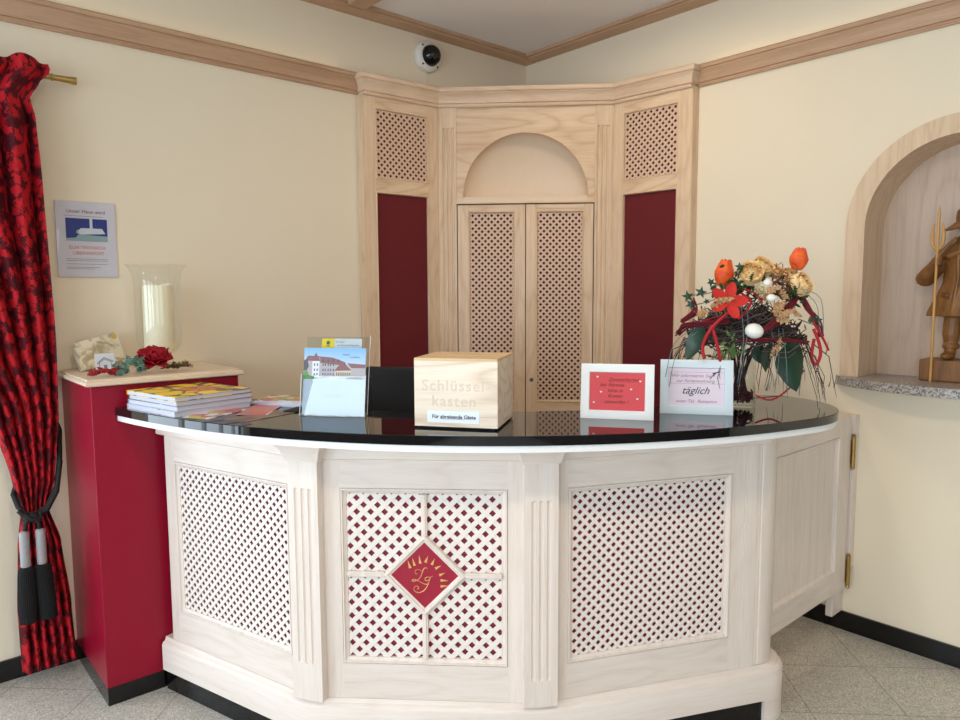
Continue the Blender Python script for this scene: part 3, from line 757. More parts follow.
ROPE = plain('black_rope', (5,5,6), .7, bump=.6, scale=250)
tb = thing('curtain_tieback', 'black rope tieback with two grey-collared tassels around the red curtain', 'tieback', fr(.46, 3.05, .68))
I4 = Matrix.Identity(4)
rp = MB()
rp.tube([(.566, YL-.004, 1.02), (.566, 3.175, 1.02), (.572, 3.13, .98), (.560, 3.09, .88), (.540, 3.055, .78), (.505, 3.048, .71), (.465, 3.040, .685), (.435, 3.045, .69), (.412, 3.06, .72), (.404, 3.10, .76), (.43, 3.165, .80), (.50, 3.19, .90), (.56, 3.195, 1.0)], .0095, 10)
rp.tube([(.560, 3.08, .87), (.535, 3.042, .76), (.500, 3.033, .70), (.462, 3.026, .676), (.430, 3.032, .682), (.410, 3.045, .71)], .009, 10)
rp.ball((.448, 3.022, .684), (.030, .018, .020), 16, 10); rp.tube([(.425, 3.018, .70), (.44, 3.006, .68), (.47, 3.006, .675), (.475, 3.02, .695)], .009, 10)
rp.tube([(.437, 3.016, .68), (.424, 3.010, .665), (.420, 3.010, .63)], .008, 8); rp.tube([(.456, 3.014, .68), (.466, 3.008, .66), (.468, 3.008, .63)], .008, 8)
rp.obj('rope', ROPE, tb, I4, smooth=60)
for cx_, cy_ in ((.416, 3.006), (.468, 3.004)):
    c = MB(); c.lathe([(.012, .505), (.0165, .508), (.0165, .632), (.013, .638), (.006, .64)], 20, (cx_, cy_, 0)); tl = c.obj('tassel_collar', plain('silver_braid', (150,150,152), .5, bump=.5, scale=220), tb, I4, smooth=50)
    s = MB(); vs = []; n = 60
    lv = [(.508, .017), (.500, .024), (.48, .0265), (.44, .028), (.38, .0285), (.33, .0285), (.300, .0275)]
    for z, r_ in lv:
        for j in range(n): q = 2*pi*j/n; k_ = r_*(1+.05*(j % 2)); vs.append((cx_+k_*cos(q)+(.504-z)*(-.02 if cx_ < .44 else .05), cy_+k_*sin(q), z-(.006*random.random() if z < .301 else 0)))
    s.add(vs, [(i*n+j, (i+1)*n+j, (i+1)*n+(j+1) % n, i*n+(j+1) % n) for i in range(len(lv)-1) for j in range(n)] + [tuple((len(lv)-1)*n+j for j in range(n))[::-1]])
    s.obj('tassel_fringe', plain('black_fringe', (4,4,5), .9), tl, I4)

# ---------------------------------------------------------------- text helper
def text_mesh(txt, size, shear=0, depth=.0006, bold=0, spacing=1.0):
    cu_ = bpy.data.curves.new('t', 'FONT'); cu_.body = txt; cu_.size = size; cu_.shear = shear; cu_.extrude = depth/2
    cu_.offset = bold; cu_.align_x = 'CENTER'; cu_.align_y = 'CENTER'; cu_.resolution_u = 3; cu_.space_character = spacing
    ob = bpy.data.objects.new('t', cu_); C.objects.link(ob)
    dg = bpy.context.evaluated_depsgraph_get(); me = bpy.data.meshes.new_from_object(ob.evaluated_get(dg))
    vs = [tuple(v.co) for v in me.vertices]; fs = [tuple(p.vertices) for p in me.polygons]
    bpy.data.objects.remove(ob); bpy.data.curves.remove(cu_); bpy.data.meshes.remove(me)
    return vs, fs
def write(mb, txt, size, x, z, y=0, rot=0, mat=0, **kw):
    vs, fs = text_mesh(txt, size, **kw)
    T = Matrix.Translation((x, y, z)) @ Matrix.Rotation(R(90), 4, 'X') @ Matrix.Rotation(R(rot), 4, 'Z')
    mb.add(vs, fs, mat, T)
INK = plain('black_ink', (30,28,32), .7); INKG = plain('grey_ink', (120,118,124), .7)
INKR = plain('dark_red_ink', (120,30,36), .7); INKO = plain('orange_ink', (196,110,84), .7); INKP = plain('mauve_ink', (150,110,132), .7)

# ---------------------------------------------------------------- wall notice
G = fr(.7255, YL-.0005, 0)
ps = thing('wall_notice', 'framed surveillance notice with blue camera picture hanging on left wall', 'notice', fr(.7255, YL-.0005, 1.57))
MB().box(-.108, .108, -.008, -.0006, 1.573, 1.872).obj('board', plain('lilac_paper', (206,204,214), .4), ps, G, bevel=.001)
t = MB(); t.box(-.074, .076, -.0088, -.0081, 1.716, 1.806); t.obj('blue_picture', plain('print_blue', (28,50,130), .4), ps, G)
t = MB(); t.prism([(-.040, 1.748), (-.02, 1.768), (.056, 1.768), (.068, 1.748), (.010, 1.744), (-.02, 1.742)], -.0096, -.0089, 'y'); t.box(.012, .022, -.0096, -.0089, 1.768, 1.806)
t.prism([(-.040, 1.748), (-.033, 1.762), (-.03, 1.748)], -.0096, -.0089, 'y'); t.prism([(-.074, 1.716), (.076, 1.716), (.076, 1.738), (-.03, 1.742), (-.040, 1.730), (-.074, 1.726)][::-1], -.0094, -.0089, 'y', mat=1)
t.obj('camera_picture', [plain('print_pale', (206,212,222), .5), plain('print_green', (140,168,170), .5)], ps, G)
t = MB(); write(t, 'Unser Haus wird', .0205, .0, 1.833, -.0084, depth=.0004, mat=0)
write(t, 'ELEKTRONISCH', .0185, .0, 1.690, -.0084, depth=.0004, mat=1); write(t, 'ÜBERWACHT', .0185, .004, 1.668, -.0084, depth=.0004, mat=1)
for z, w_ in ((1.815, .14), (1.645, .15), (1.638, .15), (1.625, .15), (1.612, .12), (1.606, .10)): t.box(-.078, -.078+w_, -.0086, -.0082, z-.0008, z+.0008, mat=2)
t.obj('print', [plain('brown_ink', (120,50,50), .6), INKO, INKG], ps, G)
gl = MB().box(-.1085, .1085, -.0125, -.0105, 1.572, 1.873); gl.obj('acrylic_cover', thin_glass('acrylic', gl=1.0), ps, G)

# ---------------------------------------------------------------- dome camera
cam_ = thing('dome_camera', 'white dome security camera high on the wall above the cabinet', 'camera', fr(2.452, YL-.0005, 2.79))
G = WORLD[cam_]; T = Matrix.Rotation(R(90), 4, 'X')
m_ = MB(); m_.lathe([(.0001, 0), (.080, 0), (.082, .006), (.082, .022), (.078, .032), (.066, .040), (.058, .042), (.0001, .042)], 48, T=T)
for a in (45, 135, 225, 315): m_.lathe([(.0001, .036), (.005, .036), (.005, .0405), (.0001, .0405)], 10, (.070*cos(R(a)), .070*sin(R(a)), 0), mat=1, T=T)
m_.obj('housing', [plain('camera_white', (224,220,212), .4), BLACK], cam_, G, smooth=40)
m_ = MB(); m_.lathe([(.056, .0425), (.055, .052), (.050, .068), (.040, .082), (.026, .092), (.012, .096), (.0001, .097)], 40, T=T); m_.obj('dome', plain('smoked_dome', (10,9,10), .08), cam_, G, smooth=60)
m_ = MB(); m_.tube([(.004, -.004, -.081), (.003, -.004, -.12), (.006, -.004, -.172)], .0012, 6); m_.obj('cable', plain('white_cable', (222,214,196), .6), cam_, G)

# ---------------------------------------------------------------- glass hurricane and candle
G = fr(.938, 3.06, 1.2055)
GLASS = thin_glass('clear_glass', (.985, .99, .985), .95)
hv = MB()
outer = [(.0001, .0), (.048, .0), (.050, .006), (.030, .016), (.014, .026), (.014, .038), (.030, .048), (.062, .062), (.080, .082), (.087, .110), (.089, .20), (.089, .34), (.093, .375), (.104, .400), (.113, .411), (.114, .415)]
inner = [(.111, .415), (.101, .402), (.090, .378), (.086, .34), (.086, .20), (.084, .112), (.077, .086), (.060, .068), (.0001, .060)]
hv.lathe(outer+inner, 64, cap=False)
hv.lathe([(.112, .411), (.115, .413), (.115, .417), (.112, .418), (.110, .415)], 64, cap=False)
o = hv.obj('hurricane_glass', GLASS, None, G, smooth=60); tag(o, 'tall clear footed hurricane glass on the pedestal, holding a candle', 'glass vase')
G2 = fr(.938, 3.06, 1.268)
cd = MB(); cd.lathe([(.0001, 0), (.057, 0), (.058, .003), (.058, .266), (.055, .271), (.047, .266), (.02, .260), (.0001, .259)], 48)
o = cd.obj('candle', plain('ivory_wax', (238,230,200), .5, var=.02), None, G2, smooth=50); tag(o, 'thick ivory pillar candle inside the hurricane glass', 'candle')
MB().tube([(0, 0, .258), (.001, 0, .268), (.003, .001, .276)], .0014, 6).obj('wick', BLACK, o, G2)

# ---------------------------------------------------------------- stone tile, house card, rose, greenery on the pedestal
G = fr(.655, 3.075, 1.2085, 18)
G = G @ Matrix.Rotation(R(-12), 4, 'X') @ Matrix.Rotation(R(-6), 4, 'Y')
s = MB(); 
def stonep(): 
    P_ = []
    cs = [(0, 0), (.185, .012), (.178, .128), (-.006, .110)]
    for i in range(4):
        a, b = Vector(cs[i]), Vector(cs[(i+1) % 4])
        for j in range(8): q = a+(b-a)*j/8; P_.append((q.x+random.uniform(-.0015, .0015), q.y+random.uniform(-.0015, .0015)))
    return P_
s.prism(stonep(), 0, .022, 'y')
m, nt, b = newmat('travertine'); tc = N(nt, 'ShaderNodeTexCoord'); nz = N(nt, 'ShaderNodeTexNoise', Scale=26.0, Detail=8.0, Distortion=1.0); nt.links.new(tc.outputs['Object'], nz.inputs[0])
cr = N(nt, 'ShaderNodeValToRGB'); cr.color_ramp.elements[0].position = .4; cr.color_ramp.elements[0].color = lin((176,160,128)); cr.color_ramp.elements[1].position = .56; cr.color_ramp.elements[1].color = lin((226,216,190)); nt.links.new(nz.outputs[0], cr.inputs[0]); nt.links.new(cr.outputs[0], b.inputs[0])
o = s.obj('stone_tile', m, None, G, fix=True, bevel=.001); tag(o, 'mottled beige stone tile leaning upright at the pedestal back', 'stone tile')
s = MB(); s.lathe([(.0001, 0), (.012, 0), (.012, .001), (.0001, .001)], 20, T=Matrix.Translation((.160, -.0005, .112)) @ Matrix.Rotation(R(90), 4, 'X'))
s.obj('ochre_seal', plain('ochre_wax', (206,172,96), .5), o, G)
G = fr(.684, 2.985, 1.2055, 10) @ Matrix.Rotation(R(-8), 4, 'X')
hc = MB(); hc.box(-.004, .068, -.0015, 0, 0, .072)
o = hc.obj('picture_card', PAPER, None, G); tag(o, 'small white card with a drawn house, propped against the stone tile', 'card')
hd = MB()
def line(mb, a, b, w_, y=-.002, mat=0):
    A, B = Vector(a), Vector(b); q = (B-A).normalized(); n_ = Vector((-q.y, q.x))*w_/2
    mb.prism([tuple(A+n_), tuple(A-n_), tuple(B-n_), tuple(B+n_)], y-.0004, y+.0004, 'y', mat)
line(hd, (.002, .034), (.028, .056), .0022); line(hd, (.028, .056), (.062, .040), .0022); line(hd, (.006, .032), (.028, .050), .0012); line(hd, (.028, .050), (.060, .036), .0012)
line(hd, (.010, .034), (.010, .010), .0012); line(hd, (.054, .036), (.054, .010), .0012); hd.box(.026, .038, -.0024, -.0016, .010, .028, mat=1)
hd.obj('house_drawing', [plain('blue_grey_ink', (90,92,112), .6), plain('grey_wash', (130,120,130), .6)], o, G)

def petal(mb, T, L, W, cup=.3, curl=.2, mat=0, n=7, pt=1.0):
    def fn(u, v):
        t = v; w = W*math.sin(pi*min(1, t*.93+.04))**(.7*pt); s_ = (u-.5)*2
        return (s_*w*.5, t*L, cup*W*(s_*s_)*.5 + curl*L*t*t)
    mb.grid(5, n, fn, mat, T)
def rot(ax, a): return Matrix.Rotation(R(a), 4, ax)
def rose(mb, c, r, tilt=(0, 0), layers=5, mat=0):
    B = Matrix.Translation(c) @ rot('X', tilt[0]) @ rot('Y', tilt[1])
    for L_ in range(layers):
        k = 3+L_; up = 82-L_*15
        for j in range(k):
            T = B @ rot('Z', 360*j/k+L_*37) @ Matrix.Translation((0, r*.06*L_, 0)) @ rot('X', up)
            petal(mb, T, r*(.75+.10*L_), r*(.7+.14*L_), .5, -.18 if L_ > 1 else .12, mat)
def leaf(mb, p, dirv, L, W, mat=0, bend=-.2, roll=0):
    dv = Vector(dirv).normalized(); q = dv.to_track_quat('Y', 'Z').to_matrix().to_4x4()
    petal(mb, Matrix.Translation(p) @ q @ rot('Y', roll), L, W, .25, bend, mat, 7)
def blade_at(mb, p, L_, W_, ang, yaw=0, seed=1, M_=None): blade(mb, 0, 0, 0, L_, W_, ang, .15, yaw, seed, Matrix.Translation(p))
def blade(mb, x, y, dep, L_, W_, ang, jag=0, yaw=0, seed=1, base_T=None):
    """leaf blade hanging in front of the nest, pointing along ang (degrees from right, anticlockwise)"""
    rnd = random.Random(seed); T = (base_T if base_T is not None else Matrix.Translation(px(x, y, dep))) @ rot('Z', yaw) @ rot('Y', -ang)
    n = 14; vs = []; ws = []
    for i_ in range(n+1):
        t = i_/n; w_ = W_/2*math.sin(pi*(t**.8))**.75
        if jag: w_ *= 1-jag*.55*(i_ % 2)+rnd.uniform(-.25, .25)*jag
        ws.append(max(w_, .0004))
    for i_ in range(n+1):
        t = i_/n; c = .02*sin(t*3)*L_/.06*.3; k_ = .006*sin(i_*1.9+seed)*(1 if jag else .2)
        vs += [(t*L_, c+.25*ws[i_]+k_, ws[i_]), (t*L_, c+k_*.3, 0), (t*L_, c+.25*ws[i_]-k_, -ws[i_])]
    fs = [(3*i_+j_, 3*i_+j_+1, 3*i_+4+j_, 3*i_+3+j_) for i_ in range(n) for j_ in range(2)]
    mb.add(vs, fs, 0, T)
ROSE = plain('crimson_petal', (170,12,36), .7, bump=.2, scale=120); GRN = plain('eucalyptus_leaf', (104,136,120), .6); DGRN = plain('dark_green_leaf', (34,62,36), .45)
REDL = plain('red_leaf', (168,44,46), .7); TWIG = plain('brown_twig', (84,58,46), .8); OLIVE = plain('olive_sprig', (128,122,62), .7)
rs = thing('silk_rose_spray', 'crimson silk rose spray with grey-green leaves lying on the pedestal', 'silk flowers', fr(.86, 2.86, 1.206))
G = fr(.850, 2.850, 1.210)
q = MB(); rose(q, (.0, .0, .040), .050, (35, -8), 5); q.obj('rose', ROSE, rs, G, smooth=60)
q = MB(); rose(q, (-.045, .015, .030), .035, (45, -25), 3); q.obj('rosebud', ROSE, rs, G, smooth=60)
q = MB(); random.seed(3)
for k, (x, z, L_, a) in enumerate(((-.12, .018, .040, 160), (-.112, .008, .036, 200), (-.10, .022, .040, 150), (-.09, .026, .042, 110), (-.08, .022, .040, 70), (-.075, .014, .038, -10), (-.095, .012, .040, 195), (-.062, .024, .040, 60), (-.055, .012, .036, 10), (-.105, .010, .034, 170), (-.07, .030, .034, 95), (-.050, .022, .034, 130))):
    blade_at(q, (x, -.030-.006*(k % 3), z+.004), L_, .026, a, (-25, 10, 25)[k % 3], k)
q.obj('leaves', GRN, rs, G, smooth=60)
q = MB()
for k in range(16): blade_at(q, (-.105-.008*k*random.random(), -.012-.008*(k % 3), .008+.008*random.random()), .040, .015, random.uniform(140, 200), random.uniform(-40, 40), k)
for k in range(9): blade_at(q, (.028+.02*random.random(), .02, .030+.03*random.random()), .036, .012, random.uniform(10, 80), random.uniform(-30, 30), k)
q.obj('red_leaves', REDL, rs, G, smooth=60)
q = MB()
for i in range(10):
    a = random.uniform(-.5, .5); q.tube([(.02, -.01, .008), (.07, -.01+a*.03, .014+.01*random.random()), (.12+.02*random.random(), a*.07, .008+.012*random.random())], .0016, 5)
q.obj('twigs', TWIG, rs, G)
q = MB()
for i in range(8): 
    a = random.uniform(-.5, .5); q.tube([(-.10, -.01, .008), (-.14, a*.03, .020), (-.18+.02*random.random(), a*.06, .010)], .0014, 5)
q.obj('bare_twigs', TWIG, rs, G)
q = MB()
for k in range(34): blade_at(q, (.03+.10*random.random(), -.02+.03*random.random(), .008+.012*random.random()), .018, .008, random.uniform(-20, 200), random.uniform(-50, 50), k)
q.obj('olive_sprigs', OLIVE, rs, G, smooth=60)

# ---------------------------------------------------------------- brochures on the worktop
ZW = 1.1003
def petals_print():
    m, nt, b = newmat('sunflower_cover'); tc = N(nt, 'ShaderNodeTexCoord'); mp = N(nt, 'ShaderNodeMapping'); mp.inputs['Location'].default_value = (-.17, -.17, 0)
    nt.links.new(tc.outputs['Object'], mp.inputs[0]); sp = N(nt, 'ShaderNodeSeparateXYZ'); nt.links.new(mp.outputs[0], sp.inputs[0])
    at = N(nt, 'ShaderNodeMath', _operation='ARCTAN2'); nt.links.new(sp.outputs[1], at.inputs[0]); nt.links.new(sp.outputs[0], at.inputs[1])
    ln_ = N(nt, 'ShaderNodeVectorMath', _operation='LENGTH'); nt.links.new(mp.outputs[0], ln_.inputs[0])
    nz = N(nt, 'ShaderNodeTexNoise', Scale=14.0); nt.links.new(mp.outputs[0], nz.inputs['Vector'])
    a1 = N(nt, 'ShaderNodeMath', _operation='MULTIPLY_ADD'); nt.links.new(at.outputs[0], a1.inputs[0]); a1.inputs[1].default_value = 1.59; nt.links.new(nz.outputs['Fac'], a1.inputs[2])
    r1 = N(nt, 'ShaderNodeMath', _operation='MULTIPLY'); nt.links.new(ln_.outputs['Value'], r1.inputs[0]); r1.inputs[1].default_value = 9
    cb = N(nt, 'ShaderNodeCombineXYZ'); nt.links.new(a1.outputs[0], cb.inputs[0]); nt.links.new(r1.outputs[0], cb.inputs[1])
    v = N(nt, 'ShaderNodeTexVoronoi', _feature='DISTANCE_TO_EDGE', Scale=1.0); v.inputs['Randomness'].default_value = .6; nt.links.new(cb.outputs[0], v.inputs['Vector'])
    g_ = N(nt, 'ShaderNodeMath', _operation='GREATER_THAN'); g_.inputs[1].default_value = .07; nt.links.new(v.outputs['Distance'], g_.inputs[0])
    oc = N(nt, 'ShaderNodeMath', _operation='LESS_THAN'); oc.inputs[1].default_value = .075; nt.links.new(ln_.outputs['Value'], oc.inputs[0])
    c1 = N(nt, 'ShaderNodeMixRGB'); c1.inputs[1].default_value = lin((252,212,20)); c1.inputs[2].default_value = lin((222,112,50)); nt.links.new(oc.outputs[0], c1.inputs[0])
    c2 = N(nt, 'ShaderNodeMixRGB'); c2.inputs[1].default_value = lin((96,74,44)); nt.links.new(g_.outputs[0], c2.inputs[0]); nt.links.new(c1.outputs[0], c2.inputs[2])
    nt.links.new(c2.outputs[0], b.inputs[0]); b.inputs['Roughness'].default_value = .3
    return m
def pages(name, c1, c2):
    m, nt, b = newmat(name); tc = N(nt, 'ShaderNodeTexCoord'); w_ = N(nt, 'ShaderNodeTexWave', Scale=130.0, _bands_direction='Z', Distortion=1.5); nt.links.new(tc.outputs['Object'], w_.inputs[0])
    mx = N(nt, 'ShaderNodeMixRGB'); mx.inputs[1].default_value = lin(c1); mx.inputs[2].default_value = lin(c2); nt.links.new(w_.outputs['Fac'], mx.inputs[0]); nt.links.new(mx.outputs[0], b.inputs[0]); b.inputs['Roughness'].default_value = .7; return m
PG = pages('page_edges', (214,218,230), (168,166,182))
SUN = petals_print()
def art(name, cols, sc=14):
    m, nt, b = newmat(name); tc = N(nt, 'ShaderNodeTexCoord'); v = N(nt, 'ShaderNodeTexVoronoi', Scale=float(sc)); nt.links.new(tc.outputs['Object'], v.inputs[0])
    sp = N(nt, 'ShaderNodeSeparateColor'); nt.links.new(v.outputs['Color'], sp.inputs[0]); cr = N(nt, 'ShaderNodeValToRGB'); cr.color_ramp.interpolation = 'CONSTANT'
    cr.color_ramp.elements[0].color = lin(cols[0]); cr.color_ramp.elements[1].color = lin(cols[-1]); cr.color_ramp.elements[1].position = .8
    for i, c in enumerate(cols[1:-1]): e = cr.color_ramp.elements.new(.8*(i+1)/(len(cols)-1)); e.color = lin(c)
    nt.links.new(sp.outputs[0], cr.inputs[0]); nt.links.new(cr.outputs[0], b.inputs[0]); b.inputs['Roughness'].default_value = .3; return m
base = fr(.705, 2.690, ZW, -78.5)     # front-left corner; x along the page front, y away
heights = [.018, .016, .017, .015]
cov = [art('cover_a', [(206,206,212), (150,120,90)]), art('cover_b', [(180,184,200), (206,206,212)]), art('cover_c', [(120,110,100), (200,200,208)]), SUN]
labs = ['bottom catalogue of the thick stack at the worktop left end', 'second catalogue from the bottom of the thick stack on the worktop', 'catalogue directly under the yellow-covered one on the worktop', 'catalogue with yellow and orange petal cover, topmost of its stack']
z = 0
for k in range(4):
    G = base @ Matrix.Translation((.002*(k % 2), .003*((k*7) % 3), z)) @ rot('Z', (-.6, .5, -.3, 0)[k]); h = heights[k]
    t = thing('catalogue', labs[k], 'catalogue', G, 'catalogues stacked at the worktop left end')
    MB().box(.003, .312, .003, .287, .0012, h-.0013).obj('page_block', PG, t, G)
    c = MB(); c.box(0, .315, 0, .290, 0, .001); c.box(0, .315, 0, .290, h-.0011, h-.0001); c.box(-.0004, .0006, 0, .290, 0, h-.0001)
    c.obj('cover', [cov[k]], t, G)
    z += h
def leaflet(x, y, ang, w_, l_, h, z, mat, label, nm='leaflet', cat='leaflet', group=None):
    G = fr(x, y, z, ang); o = MB().box(-w_/2, w_/2, -l_/2, l_/2, 0, h).obj(nm, mat, None, G); tag(o, label, cat, group); return o
gg = 'leaflets lying flat on the worktop'
leaflet(.905, 2.375, -62, .105, .21, .0012, ZW, art('leaf_a', [(232,232,236), (196,90,90), (216,190,80), (150,130,120)], 22), 'colourful leaflet in front of the catalogue stack, white strip along its edge', group=gg)
leaflet(.985, 2.22, -75, .105, .21, .0012, ZW, art('leaf_b', [(92,70,58), (120,96,76), (170,90,84)], 14), 'dark brown leaflet lying nearest the worktop front edge', group=gg)
leaflet(1.04, 2.335, -40, .105, .21, .0012, ZW+.0013, art('leaf_c', [(206,96,92), (190,120,110), (236,236,238)], 12), 'salmon pink leaflet overlapping the brown leaflet on the worktop', group=gg)
gp = 'booklets piled beside the brochure holder'
zz = ZW+.0002
names = ['booklet at the bottom of the small pile beside the brochure holder', 'second booklet from the bottom of the small pile beside the brochure holder', 'third booklet from the bottom of the small pile beside the brochure holder', 'orange and green booklet, topmost of the small pile beside the brochure holder']
mats_ = [PAPER, PAPER, PAPER, art('booklet_top', [(206,150,70), (120,130,70), (224,224,220), (180,96,70)], 30)]
for k in range(4):
    G = fr(1.175+.006*k, 2.42-.004*k, zz, -62+5*k); t = thing('booklet', names[k], 'booklet', G, gp); hh = .0048
    MB().box(-.104, .104, -.074, .074, .0004, hh-.0005).obj('page_block', PG, t, G)
    c = MB(); c.box(-.105, .105, -.075, .075, 0, .0004); c.box(-.105, .105, -.075, .075, hh-.0005, hh); c.obj('cover', mats_[k], t, G); zz += hh
o = leaflet(1.13, 2.245, -58, .052, .09, .004, ZW+.0002, BLACK, 'small flat black card case beside the booklet pile', 'card_case', 'case')

# ---------------------------------------------------------------- acrylic brochure holder
G = fr(1.083, 2.132, ZW, -51)
bh = thing('brochure_holder', 'clear acrylic brochure holder standing on the worktop beside wooden box', 'brochure holder', G)
ACR = thin_glass('acrylic_clear', (.93, .95, .95), 1.0, 1.6)
BW = .222
tl_ = G @ Matrix.Translation((0, .030, 0)) @ rot('X', -11)
b = MB(); b.box(0, BW, 0, .0028, 0, .262); b.obj('back_plate', ACR, bh, tl_, bevel=.0008)
tf = G @ Matrix.Translation((0, .0, 0)) @ rot('X', -10)
b = MB(); b.box(0, BW, 0, .0028, 0.0, .135); b.obj('front_plate', ACR, bh, tf, bevel=.0008)
b = MB(); b.box(0, BW, .0, .100, .0, .0028)
for x in (0, BW-.0028):
    b.prism([(.001, .003), (.098, .003), (.090, .125), (.025, .135)], x, x+.0028, 'x')
b.obj('tray', ACR, bh, G, bevel=.0008)
EDGE = plain('acrylic_edge', (226,230,236), .2)
for e_ in ([(0, -.0005, .002), (0, .0235, .135), (0, .052, .142)], [(BW, -.0005, .002), (BW, .0235, .135)], [(BW, .030, .004), (BW, .081, .262)]): MB().tube(e_, .0011, 5).obj('bright_edge', EDGE, bh, G)
tb_ = G @ Matrix.Translation((.004, .0075, .0035)) @ rot('X', -10.3)
HB = .222
BP = plain('pale_blue_sheet', (188,202,220), .6, var=.01)
br_ = thing('brochure', 'brochure showing a large red-roofed hotel, upright in the acrylic holder', 'brochure', tb_)
b = MB().box(0, .214, 0, .006, 0, HB); b.obj('sheets', BP, br_, tb_)
b = MB(); b.box(.0005, .2135, -.0006, -.0001, .118, HB-.0005)
sky_m, nt, bs = newmat('printed_sky'); tc = N(nt, 'ShaderNodeTexCoord'); sp = N(nt, 'ShaderNodeSeparateXYZ'); nt.links.new(tc.outputs['Object'], sp.inputs[0])
mr = N(nt, 'ShaderNodeMapRange'); mr.inputs[1].default_value = .12; mr.inputs[2].default_value = .222; nt.links.new(sp.outputs[2], mr.inputs[0]); cr = N(nt, 'ShaderNodeValToRGB'); cr.color_ramp.elements[0].color = lin((214,226,240)); cr.color_ramp.elements[1].color = lin((120,176,226)); nt.links.new(mr.outputs[0], cr.inputs[0]); nt.links.new(cr.outputs[0], bs.inputs[0])
b.obj('sky_print', sky_m, br_, tb_)
# printed hotel: facade, roofs, windows, trees
b = MB(); y0, y1 = -.0010, -.0006
def pr(poly, mat, k=0): b.prism(poly, y0-k*.0002, y1-k*.0002, 'y', mat)
pr([(.0, .120), (.0, .182), (.016, .190), (.055, .186), (.10, .180), (.150, .166), (.213, .160), (.213, .120)], 0)
pr([(.002, .178), (.014, .196), (.055, .194), (.052, .180)], 1, 1); pr([(.026, .178), (.041, .206), (.058, .178)], 1, 2); pr([(.055, .194), (.10, .190), (.142, .176), (.150, .163), (.058, .172)], 1, 1)
pr([(.107, .146), (.124, .166), (.150, .163), (.166, .148)], 1, 3); pr([(.150, .172), (.213, .168), (.213, .156), (.166, .156)], 1, 1)
pr([(.030, .124), (.030, .178), (.055, .178), (.055, .124)], 2, 3)
pr([(.110, .124), (.110, .146), (.166, .148), (.166, .124)], 4, 3)
for x in (.036, .046, .066, .074, .084, .092, .102): 
    for z_ in (.130, .145, .162): pr([(x, z_), (x, z_+.008), (x+.004, z_+.008), (x+.004, z_)], 3, 5)
for x in range(7): pr([(.114+x*.0075, .129), (.114+x*.0075, .141), (.118+x*.0075, .141), (.118+x*.0075, .129)], 3, 5)
for x in (.062, .080, .098, .116): pr([(x, .176), (x+.005, .186), (x+.010, .176)], 5, 4)
pr([(0, .118), (0, .142), (.012, .146), (.02, .130), (.05, .124), (.05, .118)], 6, 6); pr([(.0, .146), (.0, .180), (.012, .184), (.018, .160), (.01, .146)], 5, 5)
pr([(.090, .119), (.092, .125), (.112, .125), (.114, .119)], 2, 7); pr([(.15, .119), (.152, .125), (.20, .127), (.21, .119)], 5, 6)
b.obj('hotel_print', [plain('p_wall', (176,170,176), .5), plain('p_roof', (132,92,96), .5), plain('p_white', (218,222,230), .5), plain('p_window', (90,96,120), .5), plain('p_cream', (206,196,176), .5), plain('p_shade', (86,84,98), .5), plain('p_green', (96,150,84), .5)], br_, tb_)
b = MB(); write(b, 'Hotel', .010, .145, .200, -.0008, shear=.3, depth=.0003); write(b, 'Landhaus', .009, .176, .192, -.0008, depth=.0003, shear=.3)
for z_, x0_, x1_ in ((.094, .09, .128), (.066, .07, .15), (.062, .085, .135)): b.box(x0_, x1_, -.0008, -.0003, z_, z_+.0008)
b.obj('print', plain('slate_ink', (90,100,130), .6), br_, tb_)
tc_ = tl_ @ Matrix.Translation((.052, .0035, .222))
cd = thing('notice_card', 'yellow and white notice strip at the top of the acrylic holder', 'card', tc_)
MB().box(0, .140, 0, .0006, 0, .034).obj('white_strip', PAPER, cd, tc_)
b = MB(); b.box(0, .044, -.0006, -.0001, 0, .034); b.obj('yellow_field', plain('signal_yellow', (240,214,40), .5), cd, tc_)
b = MB(); b.lathe([(.0001, 0), (.0065, 0), (.0065, .0004), (.0001, .0004)], 16, T=Matrix.Translation((.022, -.0006, .020)) @ rot('X', 90)); b.box(.015, .029, -.001, -.0006, .008, .011)
write(b, 'Ihr Team', .008, .064, .023, -.0004, depth=.0003); write(b, 'heisst Sie herzlich willkommen', .0062, .092, .012, -.0004, depth=.0003)
b.obj('print', plain('brown_print', (96,88,70), .6), cd, tc_)

# ---------------------------------------------------------------- wooden key box
G = fr(1.242, 1.708, ZW, -55)
kb = thing('key_box', 'pale wooden key drop box with engraved lettering on the worktop', 'box', G)
BXV = wood('ash_box', (236,223,206), (208,188,164), 'x', cath=.75, rough=.5)
w_, dp, h_ = .254, .230, .196
b = MB(); b.box(0, w_, 0, .012, .006, .006+h_); b.box(0, w_, dp-.012, dp, .006, .006+h_); b.box(0, .012, .012, dp-.012, .006, .006+h_); b.box(w_-.012, w_, .012, dp-.012, .006, .006+h_); b.box(.012, w_-.012, .012, dp-.012, .006, .014)
b.obj('case', BXV, kb, G)
lid = MB(); sx0, sx1, sy0, sy1 = .072, .186, .095, .117; z0, z1 = .006+h_, .014+h_
lid.box(0, sx0, 0, dp, z0, z1); lid.box(sx1, w_, 0, dp, z0, z1); lid.box(sx0, sx1, 0, sy0, z0, z1); lid.box(sx0, sx1, sy1, dp, z0, z1)
lid.obj('slotted_lid', wood('box_lid', (222,192,150), (196,162,118), 'x', cath=.3), kb, G)
b = MB(); b.box(.010, w_-.010, .008, dp-.010, 0, .0055); b.obj('shaded_gap_plate', BLACK, kb, G)  # black plate stands in for the shaded gap under the box
b = MB(); write(b, 'Schlüssel-', .046, .128, .128, -.0002, depth=.0006, spacing=1.15, bold=.0006); write(b, 'kasten', .046, .122, .082, -.0002, depth=.0006, spacing=1.15, bold=.0006)
